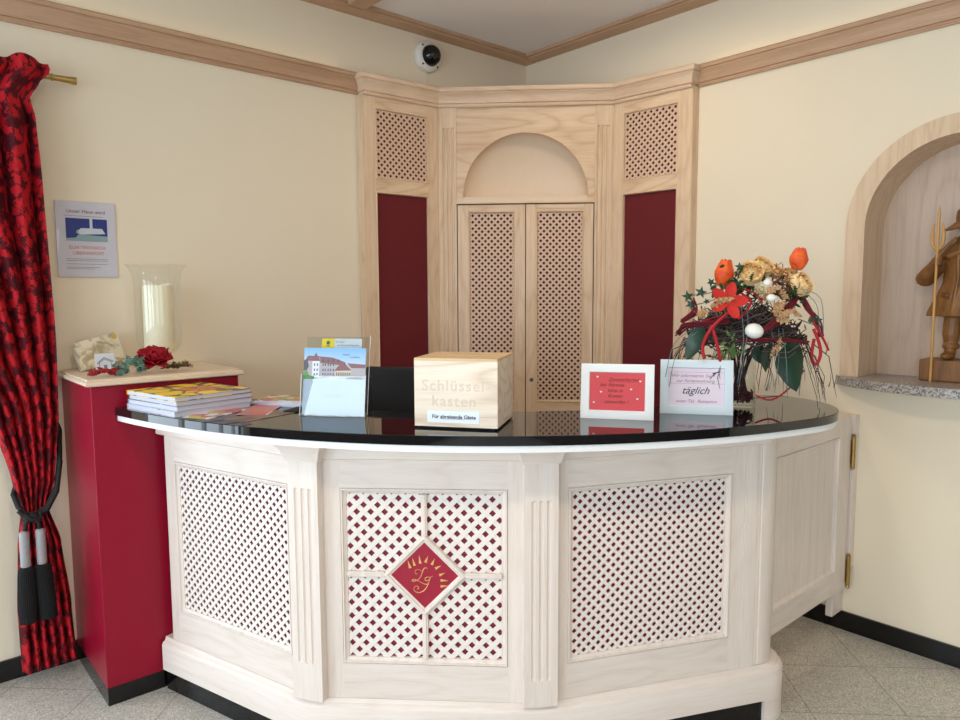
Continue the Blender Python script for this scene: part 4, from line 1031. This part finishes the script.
b.obj('engraved_lettering', wood('engraving', (216,200,180), (206,188,166), 'x'), kb, G)
b = MB().box(.040, .200, -.0010, -.0002, .018, .054); lb = b.obj('paper_label', plain('blueish_paper', (226,234,246), .5, var=.01), kb, G)
b = MB(); write(b, 'Für abreisende Gäste', .0155, .122, .036, -.0012, depth=.0003, bold=.0004); b.box(.079, .157, -.0014, -.0011, .0292, .0300); b.obj('label_text', INK, lb, G)

# ---------------------------------------------------------------- two framed notes
def picture_frame(G, label, paper, mat_col, w_, h_, bw, draw):
    t = thing('framed_note', label, 'framed note', G); L = G @ rot('X', -9)
    f = MB(); ring(f, 0, w_, 0, h_, [(0, .014), (0, .001), (.002, 0), (bw-.002, 0), (bw, .003), (bw, .014)]); f.obj('moulding', mat_col, t, L, smooth=30, fix=True)
    p = MB().box(bw-.002, w_-bw+.002, .005, .009, bw-.002, h_-bw+.002).obj('note_paper', paper, t, L)
    MB().box(.002, w_-.002, .0142, .016, .002, h_-.002).obj('backboard', BLACK, t, L)
    s_ = MB(); s_.prism([(.040, .115), (.074, .0015), (.078, .0015), (.044, .115)], w_/2-.02, w_/2+.02, 'x'); s_.obj('easel_strut', BLACK, t, G)
    draw(p, L)
    return t
def draw1(p, L):
    b = MB(); kw = dict(shear=.35, depth=.0003, bold=.0001)
    for txt, x, z_ in (('Zimmerkarten', .134, .126), ('bei Abreise', .098, .109), ('bitte in', .108, .091), ('Kasten', .108, .074), ('einwerfen !', .112, .055)): write(b, txt, .0165, x, z_, .0047, rot=0, **kw)
    b.box(.09, .165, .0046, .0049, .1185, .1192); b.obj('handwriting', INKR, p, L)
    h = MB()
    for x, z_ in ((.052, .134), (.186, .122), (.158, .096), (.064, .086), (.178, .066), (.042, .052)):
        h.prism([(x, z_-.003), (x+.004, z_+.001), (x+.002, z_+.003), (x, z_+.0015), (x-.002, z_+.003), (x-.004, z_+.001)], .0042, .0048, 'y')
    h.obj('paper_hearts', PAPER, p, L)
def draw2(p, L):
    b = MB(); kw = dict(shear=.35, depth=.0003)
    write(b, 'Wir informieren Sie', .0155, .098, .127, .0047, **kw); write(b, 'zur Ferienwohnung', .0155, .112, .110, .0047, **kw); write(b, 'unter Tel.  Rezeption', .0150, .115, .043, .0047, **kw)
    for x0, x1, z_ in ((.032, .204, .1385), (.032, .204, .101)): b.box(x0, x1, .0046, .0049, z_, z_+.0007)
    for x in (.032, .2035): b.box(x, x+.0007, .0046, .0049, .101, .139)
    b.obj('handwriting', INKP, p, L)
    c = MB(); write(c, 'täglich', .034, .112, .078, .0046, shear=.4, depth=.0003); c.tube([(.158, .0035, .117), (.166, .0035, .128), (.176, .0035, .136)], .0011, 5); c.tube([(.166, .0035, .136), (.176, .0035, .138), (.190, .0035, .143)], .0013, 5); c.tube([(.172, .0035, .137), (.170, .0035, .125)], .001, 5)
    c.obj('bold_word', INK, p, L)
picture_frame(fr(1.728, 1.478, ZW, -55.5), 'white picture frame holding a red note with small paper hearts', plain('coral_paper', (206,60,66), .5), WHITE, .229, .176, .028, draw1)
picture_frame(fr(1.990, 1.357, ZW, -54.5), 'white picture frame holding a pale lilac handwritten note in front of flowers', plain('lilac_note', (226,212,226), .5), plain('frame_blue_white', (212,226,234), .45, var=.01), .231, .180, .028, draw2)

# ---------------------------------------------------------------- flowers
AR = fr(2.325, 1.245, ZW, -41.4)      # local x = screen right, y = away from the viewer
vz = MB(); vz.lathe([(.0001, 0), (.053, 0), (.056, .003), (.056, .17), (.0545, .171), (.0535, .17), (.0535, .014), (.050, .011), (.0001, .011)], 48, cap=False)
o = vz.obj('glass_vase', thin_glass('vase_glass', (.95, .965, .96), 1.0, 1.5), None, AR @ Matrix.Translation((-.012, .008, 0)), smooth=50); tag(o, 'clear cylindrical glass vase holding the flower arrangement', 'vase')
PX = 1/289.0
def px(x, y, dep=0): D = 2.46; return ((x-480)/710*(D+dep)-(743-480)/710*D, dep, 1.5-(y-293)/710*(D+dep)-ZW)     # centimetre sketch of where each bloom sits
fa = thing('flower_arrangement', 'orange and cream flower arrangement on a twig nest in glass vase', 'flower arrangement', AR)
DT = plain('dark_twig', (52,40,38), .85); DT2 = plain('grey_twig', (92,80,76), .85)
nst = MB(); random.seed(11)
for k in range(520):     # woven nest: short curved twigs following an oval ring
    a = random.uniform(0, 2*pi); w_ = random.uniform(.5, 1.5); rr = random.uniform(.25, 1.0); zb_ = .232+random.gauss(0, .018)+.115*(1-rr**2)*random.uniform(.5, 1.1)
    pts = []
    for j in range(6):
        aa = a+w_*j/5; q = rr*(1+.05*sin(j*2.1+k)); pts.append((.205*q*cos(aa), .15*q*sin(aa), zb_+.012*sin(j*1.7+k)+.02*sin(aa*2+k)))
    nst.tube(pts, random.uniform(.0011, .0028), 5, mat=k % 2)
o = nst.obj('twig_nest', [DT, DT2], fa, AR); o['kind'] = 'stuff'
dr = MB()
for k in range(44):      # twigs drooping from the rim
    a = random.uniform(0, 2*pi); s_ = 1 if cos(a) > 0 else -1
    x0, y0_ = .19*cos(a), .13*sin(a); L_ = random.uniform(.06, .20)*(.6+.6*abs(cos(a)))
    pts = [(x0*.8, y0_*.8, .245), (x0*1.1, y0_*1.15, .235), (x0*1.28+.01*random.uniform(-1, 1), y0_*1.3, .215-L_*.35), (x0*1.36+.015*s_, y0_*1.4, max(.01, .20-L_*.75)), (x0*1.40+.02*s_*random.random(), y0_*1.45, max(.008, .19-L_))]
    dr.tube(pts, [.0014, .0012, .0011, .0010, .0006], 4)
for (x0, y0_, x1, y1) in ((800, 350, 824, 392), (812, 345, 838, 400), (806, 352, 800, 398), (690, 340, 672, 392), (684, 345, 664, 380), (770, 350, 758, 395), (782, 352, 765, 390)):
    a, b_ = Vector(px(x0, y0_, -.05)), Vector(px(x1, y1, -.06)); m1 = a.lerp(b_, .4)+Vector(((b_-a).x*.25, 0, .03)); dr.tube([a, m1, a.lerp(b_, .75)+Vector(((b_-a).x*.12, 0, .005)), b_], [.002, .0017, .0013, .0007], 5)
for k in range(22):      # small side buds
    x = random.choice((random.uniform(758, 838), random.uniform(668, 700))); y = random.uniform(352, 396); q = Vector(px(x, y, -.05)); dr.tube([q, q+Vector((.006, 0, .022)), q+Vector((.004+.01*random.random(), 0, .045))], [.0022, .0009, .0005], 4)
o = dr.obj('drooping_twigs', DT, fa, AR); o['kind'] = 'stuff'
sm = MB()
for k in range(12):
    a = 2*pi*k/12; sm.tube([(.034*cos(a)-.012, .034*sin(a), .016), (.014*cos(a+.9)-.012, .014*sin(a+.9), .10), (.035*cos(a+1.6)-.01, .035*sin(a+1.6), .18), (.08*cos(a+1.8), .06*sin(a+1.8), .24)], .0035, 6)
for k in range(16):
    a = random.uniform(0, 6.28); sm.tube([(.045*cos(a+j*.5)-.012, .045*sin(a+j*.5)+.004, .02+.015*random.random()+.004*j) for j in range(7)], .0028, 5)
sm.obj('stems', plain('wine_stem', (70,22,30), .5), fa, AR, smooth=60)
# red ribbon-like bark loops
CORD = plain('red_felt_cord', (176,24,38), .75)
rb = MB(); RBN = plain('crimson_bark', (150,22,40), .7, bump=.3, scale=120)
def loop(pts, r_, mb_=None, flat=.35, dep=-.12):
    Q = [Vector(px(p[0], p[1], p[2] if len(p) > 2 else dep)) for p in pts]; out = []
    for j in range(len(Q)-1):
        p0, p1, p2, p3 = Q[max(j-1, 0)], Q[j], Q[j+1], Q[min(j+2, len(Q)-1)]
        for t in (0, .25, .5, .75): out.append(.5*((2*p1)+(p2-p0)*t+(2*p0-5*p1+4*p2-p3)*t*t+(3*p1-p0-3*p2+p3)*t**3))
    out.append(Q[-1]); (mb_ or rb).tube(out, r_, 7, flat=flat)
def bundle(pts, r_, mb_, k=9):
    for n_ in range(k):
        o_ = [(random.uniform(-1, 1)*r_/PX, random.uniform(-1, 1)*r_/PX, random.uniform(-.5, .5)*r_) for _ in pts]; m_ = r_*.0
        loop([(p[0]+q[0]*.8, p[1]+q[1]*.8, p[2]+q[2]) for p, q in zip(pts, o_)], r_*random.uniform(.22, .42), mb_, .6)
DK = plain('dark_crimson_bark', (112,22,38), .75, bump=.3, scale=100)
d2 = MB()
bundle([(676,334,-.02),(684,326,-.08),(704,324,-.13),(726,322,-.14)], .012, d2); bundle([(680,322,-.06),(692,314,-.1),(690,302,-.08)], .012, d2)
bundle([(752,336,-.15),(768,326,-.14),(786,310,-.08),(796,296,-.03)], .014, d2); bundle([(796,296,.0),(806,310,-.05),(816,324,-.06),(820,338,-.07)], .011, d2)
bundle([(740,342,-.15),(760,341,-.16),(785,341,-.14),(806,344,-.10)], .009, d2); bundle([(792,292,.0),(800,300,-.04),(812,318,-.06)], .008, d2)
d2.obj('bark_strips', DK, fa, AR, smooth=60)
def cord(pts, r_, mb_=None, flat=.35):
    q = MB(); loop(pts, r_, q, flat); q.obj('red_cord', CORD, fa, AR, smooth=60)
cord([(728,312,-.15),(716,322,-.16),(706,334,-.17),(701,348,-.16),(703,360,-.16)], .0055, None, 1); cord([(709,326,-.16),(714,340,-.17),(718,356,-.16),(719,362,-.15)], .0055, None, 1)
cord([(812,330,-.08),(818,344,-.09),(820,356,-.09),(816,366,-.09),(811,358,-.08),(813,340,-.08)], .0055, None, 1); cord([(738,294,-.10),(748,302,-.13),(744,312,-.13),(736,320,-.13)], .004, None, 1)
cord([(700,322,-.12),(714,318,-.14),(730,314,-.14)], .006); cord([(722,296,-.06),(736,290,-.1),(752,294,-.12),(760,304,-.12)], .003, None, 1); cord([(804,372,-.02),(790,390,-.05),(772,402,-.07),(756,397,-.06)], .0032, None, 1)
cord([(808,318,-.08),(822,340,-.08),(828,352,-.08)], .004, None, 1)

# tulips
TUL = newmat('tulip_petal'); m, nt, b_ = TUL; tc = N(nt, 'ShaderNodeTexCoord'); nz = N(nt, 'ShaderNodeTexNoise', Scale=40.0, Detail=3.0); nt.links.new(tc.outputs['Object'], nz.inputs[0]); cr = N(nt, 'ShaderNodeValToRGB'); cr.color_ramp.elements[0].position = .35; cr.color_ramp.elements[0].color = lin((224,70,24)); cr.color_ramp.elements[1].position = .7; cr.color_ramp.elements[1].color = lin((240,112,40)); nt.links.new(nz.outputs[0], cr.inputs[0]); nt.links.new(cr.outputs[0], b_.inputs[0]); b_.inputs['Roughness'].default_value = .5; TUL = m
STEMG = plain('stem_green', (126,140,92), .6)
def tulip(x, y, dep, h, w_, tx, ty):
    B = Matrix.Translation(px(x, y, dep)) @ rot('Y', tx) @ rot('X', ty)
    q = MB()
    for ly in range(2):
        for j in range(3):
            T = B @ rot('Z', 120*j+60*ly)
            def fn(u, v, ly=ly):
                a = (u-.5)*R(128); r_ = (w_/2)*(math.sin(pi*min(1, .12+v*.70))**.7)*(1-.06*ly); zt = v*h*(1-.10*abs(u-.5)*2*v)
                r_ = r_*(1-.25*v*v) if v > .6 else r_
                r_ *= (1-abs(u-.5)*2*(max(0, v-.75)*1.6))
                return (r_*sin(a), -r_*cos(a), zt)
            q.grid(9, 12, fn, T=T)
    q.ball((0, 0, h*.1), (w_*.2, w_*.2, h*.1), 12, 8, T=B)
    t_ = q.obj('tulip', TUL, fa, AR, smooth=180)
    s_ = MB(); p0 = B @ Vector((0, 0, .004)); s_.tube([p0, p0+Vector((-.004, 0, -.03)), Vector((p0.x*.6, p0.y*.6+.0, .26))], .0035, 7); s_.obj('stem', STEMG, t_, AR, smooth=60)
tulip(793, 271, -.02, .076, .062, 9, 0)
tulip(719, 287, -.03, .092, .066, 6, 8)
# cream ranunculus
def cream(x, y, dep, r_, tx, ty):
    q = MB(); B = Matrix.Translation(px(x, y, dep)) @ rot('X', tx) @ rot('Y', ty)
    B = B @ Matrix.Diagonal((1, 1, .72, 1)); q.ball((0, 0, 0), (r_*.62, r_*.62, r_*.5), 16, 10, T=B)
    for L_, (rr, el, n_) in enumerate(((.40, 80, 4), (.60, 66, 5), (.80, 50, 7), (.98, 34, 8), (1.10, 20, 9), (1.18, 4, 10))):
        for j_ in range(n_):
            # each petal a shallow cap hugging the globe
            T = B @ rot('Z', 360*j_/n_+L_*29) @ rot('X', 90-el)
            def fn(u, v, rr=rr): 
                a = (u-.5)*1.25; b_ = (v-.35)*1.15; k = r_*rr*(1+.05*sin(u*9+j_)+.10*noise.noise(Vector((u*3+j_, v*3, rr*20)))); lift = .95*r_*max(0, v-.62)**1.2*(1+.4*sin(u*8+rr*9))
                sh = math.sqrt(max(.02, 1-((u-.5)*2)**2*.55*v)); return (k*sin(a)*cos(b_*sh), k*sin(b_*sh), k*cos(a)*cos(b_*sh)*.92+lift)
            q.grid(7, 6, fn, T=T)
    q.obj('cream_bloom', CRM, fa, AR, smooth=60)
CRM = plain('apricot_cream', (255,224,166), .6, var=.08, scale=60)
cream(747, 275, -.08, .036, 62, -14); cream(758, 269, -.02, .033, 50, 14); cream(797, 286, -.05, .035, 64, 30); cream(785, 278, .02, .027, 48, 8); cream(772, 274, .03, .022, 50, 0)
q = MB(); rose(q, px(757, 292, -.12), .026, (60, 0), 4); q.obj('white_bloom', plain('ivory_petal', (226,214,180), .6), fa, AR, smooth=60)
# flat red five-petal flower
B = Matrix.Translation(px(725, 302, -.17)) @ rot('X', 80) @ rot('Z', 8)
q = MB()
for a in (-22, 48, 108, 196, 262): petal(q, B @ rot('Z', a) @ Matrix.Translation((0, .006, .002)), .056, .037, .25, .10, n=9, pt=.8)
q.obj('red_felt_flower', plain('coral_felt', (200,46,36), .85, bump=.4, scale=200), fa, AR, smooth=60)
# dry tan leaves
TAN = plain('dry_tan_leaf', (186,146,104), .75, var=.25, scale=60); q = MB()
for k_, (x, y, dp_, L_, W_, a_, yw) in enumerate(((708,308,-.19,.085,.030,22,10), (712,302,-.19,.07,.022,8,0), (706,312,-.14,.045,.035,200,0), (756,298,-.14,.075,.035,28,-10), (760,300,-.14,.05,.03,10,20), (772,316,-.16,.060,.034,52,0), (774,318,-.16,.055,.030,80,20), (776,318,-.165,.060,.032,25,-15), (774,320,-.16,.05,.03,-8,0), (790,312,-.15,.04,.022,-30,0), (776,346,-.165,.05,.014,245,0), (778,344,-.165,.04,.014,262,0), (778,348,-.165,.035,.012,80,0), (785,300,-.12,.04,.03,130,0))):
    blade(q, x, y, dp_, L_, W_, a_, .8, yw, k_)
q.obj('dry_leaves', TAN, fa, AR, smooth=60)
# green foliage
q = MB()
random.seed(5)
for k in range(90):
    x, y = random.gauss(736, 12), random.gauss(288, 7); blade_at(q, px(x, y, random.uniform(-.12, .02)), random.uniform(.018, .034), .010, random.uniform(-30, 210), random.uniform(-60, 60), k)
for k in range(22):
    x, y = random.uniform(782, 800), random.uniform(290, 306); blade_at(q, px(x, y, random.uniform(-.10, .0)), .028, .010, random.uniform(-90, 180), random.uniform(-60, 60), k)
for k in range(26):
    x, y = random.uniform(755, 790), random.uniform(276, 300); blade_at(q, px(x, y, random.uniform(-.06, .04)), .026, .012, random.uniform(-60, 240), random.uniform(-60, 60), k)
q.obj('fine_foliage', plain('foliage_green', (52,82,46), .6), fa, AR, smooth=60)
q = MB()
for k in range(34): blade_at(q, px(random.gauss(729, 5), random.gauss(352, 8), -.14+random.uniform(-.02, .02)), .028, .008, random.uniform(-160, -20) if k % 2 else random.uniform(0, 180), random.uniform(-50, 50), k)
q.obj('hanging_sprig', plain('light_green', (116,146,84), .6), fa, AR, smooth=60)
q = MB()
for k in range(60):
    x, y = random.gauss(775, 12), random.gauss(286, 9); a_ = random.uniform(0, 6.28); p0 = Vector(px(x, y, random.uniform(-.1, 0))); q.tube([p0, p0+Vector((.016*cos(a_), 0, .016*sin(a_))), p0+Vector((.030*cos(a_+.5), -.006, .030*sin(a_+.5)))], .0013, 5)
q.obj('rust_sprigs', plain('rust_sprig', (128,62,44), .8), fa, AR)['kind'] = 'stuff'
# ivy leaves: five-pointed
q = MB()
for (x, y, s_, a_) in ((685,297,.022,10),(688,305,.020,40),(698,293,.022,-15),(708,283,.016,30),(736,268,.018,0),(712,290,.014,60),(704,302,.012,20)):
    B = Matrix.Translation(px(x, y, -.10)) @ rot('X', 75) @ rot('Z', a_)
    pts = [(s_*(1 if j % 2 == 0 else .42)*cos(R(90+36*j)), s_*(1 if j % 2 == 0 else .42)*sin(R(90+36*j))) for j in range(10)]
    q.add([(0, 0, .003)]+[(p[0], p[1], 0) for p in pts]+[(0, 0, .0015)]+[(p[0], p[1], -.001) for p in pts], [(0, 1+j, 1+(j+1) % 10) for j in range(10)]+[(11, 12+(j+1) % 10, 12+j) for j in range(10)], T=B)
loopm = MB()
q.obj('ivy_leaves', plain('ivy_green', (28,66,48), .4), fa, AR)
for pts in ([(740,276,-.06),(722,288,-.08),(706,294,-.09),(688,296,-.1)], [(738,284,-.08),(712,300,-.1),(690,306,-.1)], [(716,296,-.08),(708,288,-.1),(706,280,-.1)]): loop(pts, .0014, loopm, 1)
loop([(796,320,-.06),(812,326,-.08),(822,328,-.08)], .0015, loopm, 1)
loopm.obj('ivy_vines', plain('vine_green', (50,70,50), .6), fa, AR)
# broad dark leaves
q = MB(); blade(q, 792, 342, -.10, .175, .105, -83, 0, 10, 1); blade(q, 700, 326, -.12, .13, .055, -112, 0, -20, 2); blade(q, 772, 345, -.08, .10, .06, -108, 0, 30, 3); blade(q, 757, 346, -.08, .065, .05, -80, 0, 0, 4); blade(q, 806, 322, -.10, .065, .018, 3, 0, 20, 5)
q.obj('broad_leaves', plain('laurel_green', (22,58,38), .35), fa, AR, smooth=60)
# long grass arcs
q = MB()
for (x0, y0_, x1, y1, xe, ye) in ((737,300,742,340,737,385), (742,300,746,330,738,392), (777,330,778,360,775,395), (781,330,786,365,788,400), (770,330,772,355,768,392), (798,290,818,300,822,336), (800,292,814,306,818,330), (690,330,672,345,664,378), (696,332,676,350,668,388)):
    loop([(x0, y0_, -.12), (x1, y1, -.16), (xe, ye, -.15)], .0011, q, 1)
q.obj('grass_blades', plain('blue_green_blade', (96,116,118), .5), fa, AR)
# decorative eggs rest in the nest
for (x, y, r_, dp_, lab, tl) in ((752.5, 332, (.0295, .026, .0245), -.165, 'large white egg resting on the front of the twig nest', 12), (768.5, 299, (.016, .014, .0125), -.15, 'small white egg nestled among the dry leaves above the large egg', 0), (764, 284, (.014, .012, .013), -.12, 'small whitish egg tucked beside the cream blooms', 0)):
    G = AR @ Matrix.Translation(px(x, y, dp_)) @ rot('Y', tl); e = MB(); e.ball((0, 0, 0), r_, 24, 16)
    o = e.obj('decorative_egg', plain('egg_white', (240,238,232), .35, var=.01), None, G, smooth=180); tag(o, lab, 'egg', 'decorative eggs in the arrangement')

# ---------------------------------------------------------------- black desk chair behind the counter
G = fr(1.80, 2.44, 0, 135)
ch = thing('office_chair', 'black padded office chair standing behind the counter', 'chair', G)
b = MB()
def backf(u, v):
    x = (u-.5)*.44*(1-.10*abs(v-.5)*2); z_ = .66+.545*v; return (x, .20+.035*(u-.5)**2*8*-.5-.03*v, z_)
vs = []
b.grid(15, 15, backf)
def sol2(o):
    s = o.modifiers.new('pad', 'SOLIDIFY'); s.thickness = .055; s.offset = 0; e = o.modifiers.new('r', 'BEVEL'); e.width = .02; e.segments = 4
b.obj('backrest', BLACK, ch, G, smooth=180, mods=sol2)
b = MB(); b.box(-.235, .235, -.22, .22, .44, .52); b.obj('seat', BLACK, ch, G, bevel=.03)
b = MB(); b.box(-.03, .03, .20, .235, .46, .72); b.box(-.03, .03, .0, .235, .425, .44); b.obj('back_support', BLACK, ch, G)
b = MB(); b.lathe([(.03, .09), (.03, .26), (.022, .262), (.022, .43), (.05, .432), (.05, .438)], 20); b.obj('gas_column', STEEL, ch, G, smooth=40)
for k in range(5):
    T = rot('Z', 72*k); b = MB(); b.tube([(.02, 0, .10), (.16, 0, .085), (.29, 0, .065)], [.022, .018, .014], 8, T=T); l_ = b.obj('base_leg', BLACK, ch, G, smooth=60)
    b = MB(); b.lathe([(.0001, -.02), (.026, -.02), (.028, 0), (.026, .02), (.0001, .02)], 18, T=T @ Matrix.Translation((.29, 0, .0285)) @ rot('X', 90)); b.obj('caster', BLACK, l_, G, smooth=40)

# ---------------------------------------------------------------- lights, camera
def lamp(name, loc, size, e, col):
    fx = thing('ceiling_lamp', 'round flush ceiling lamp, ' + name, 'lamp', fr(loc[0], loc[1], HC-.03), 'ceiling lamps')
    b = MB(); b.lathe([(size/2+.02, .0295), (size/2+.02, .0), (size/2, -.004), (size/2, .0295)], 40, cap=False); b.obj('rim', WHITE, fx, WORLD[fx], smooth=40)
    L = bpy.data.lights.new('bulb', 'AREA'); L.shape = 'DISK'; L.size = size; L.energy = e; L.color = col
    o = bpy.data.objects.new('bulb', L); C.objects.link(o); o.parent = fx; o.location = (0, 0, .012)
lamp('over the lobby floor', (.3, .2), .35, 36, (1, .82, .60))
lamp('behind the counter', (2.35, 1.95), .22, 10, (1, .80, .58))

# warm strip lights lying in the cove on top of the picture rails
for k, (x, y, L_, rz, e) in enumerate(((.0, YL-.022, 3.8, 0, .22), (XR-.022, -.5, 4.9, 90, .28))):
    b = MB().box(-L_/2, L_/2, -.006, .006, 0, .006); o = b.obj('cove_light_strip', plain('strip_diffuser', (240,226,190), .5), None, fr(x, y, 2.6125, rz))
    tag(o, ('slim strip light lying on the left picture rail', 'slim strip light lying on the right picture rail')[k], 'light strip')
    L = bpy.data.lights.new('strip', 'AREA'); L.shape = 'RECTANGLE'; L.size = L_; L.size_y = .01; L.energy = e; L.color = (1, .72, .38)
    q = bpy.data.objects.new('strip', L); C.objects.link(q); q.parent = o; q.location = (0, 0, .008); q.rotation_euler = (R(180), 0, 0)
w = bpy.data.worlds.new('World'); bpy.context.scene.world = w; w.use_nodes = True
bg = w.node_tree.nodes['Background']; bg.inputs[0].default_value = (.62, .72, .85, 1); bg.inputs[1].default_value = .3

cam = bpy.data.cameras.new('Camera'); co = bpy.data.objects.new('Camera', cam); C.objects.link(co)
yaw, pit, rol = R(41.361), R(5.3604), R(-.2788)
f = Vector((sin(yaw)*cos(pit), cos(yaw)*cos(pit), -sin(pit))); r = Vector((cos(yaw), -sin(yaw), 0)); u = r.cross(f)
r2 = r*cos(rol)+u*sin(rol); u2 = -r*sin(rol)+u*cos(rol)
co.matrix_world = Matrix(((r2.x, u2.x, -f.x, 0), (r2.y, u2.y, -f.y, 0), (r2.z, u2.z, -f.z, 1.5), (0, 0, 0, 1)))
cam.sensor_width = 36; cam.lens = 710.1/960*36; cam.clip_start = .05
sc = bpy.context.scene; sc.camera = co
sc.view_settings.view_transform = 'Standard'; sc.view_settings.look = 'None'; sc.view_settings.exposure = -.13; sc.view_settings.gamma = 1
sc.cycles.max_bounces = 10; sc.cycles.diffuse_bounces = 5; sc.cycles.glossy_bounces = 4; sc.cycles.transparent_max_bounces = 16
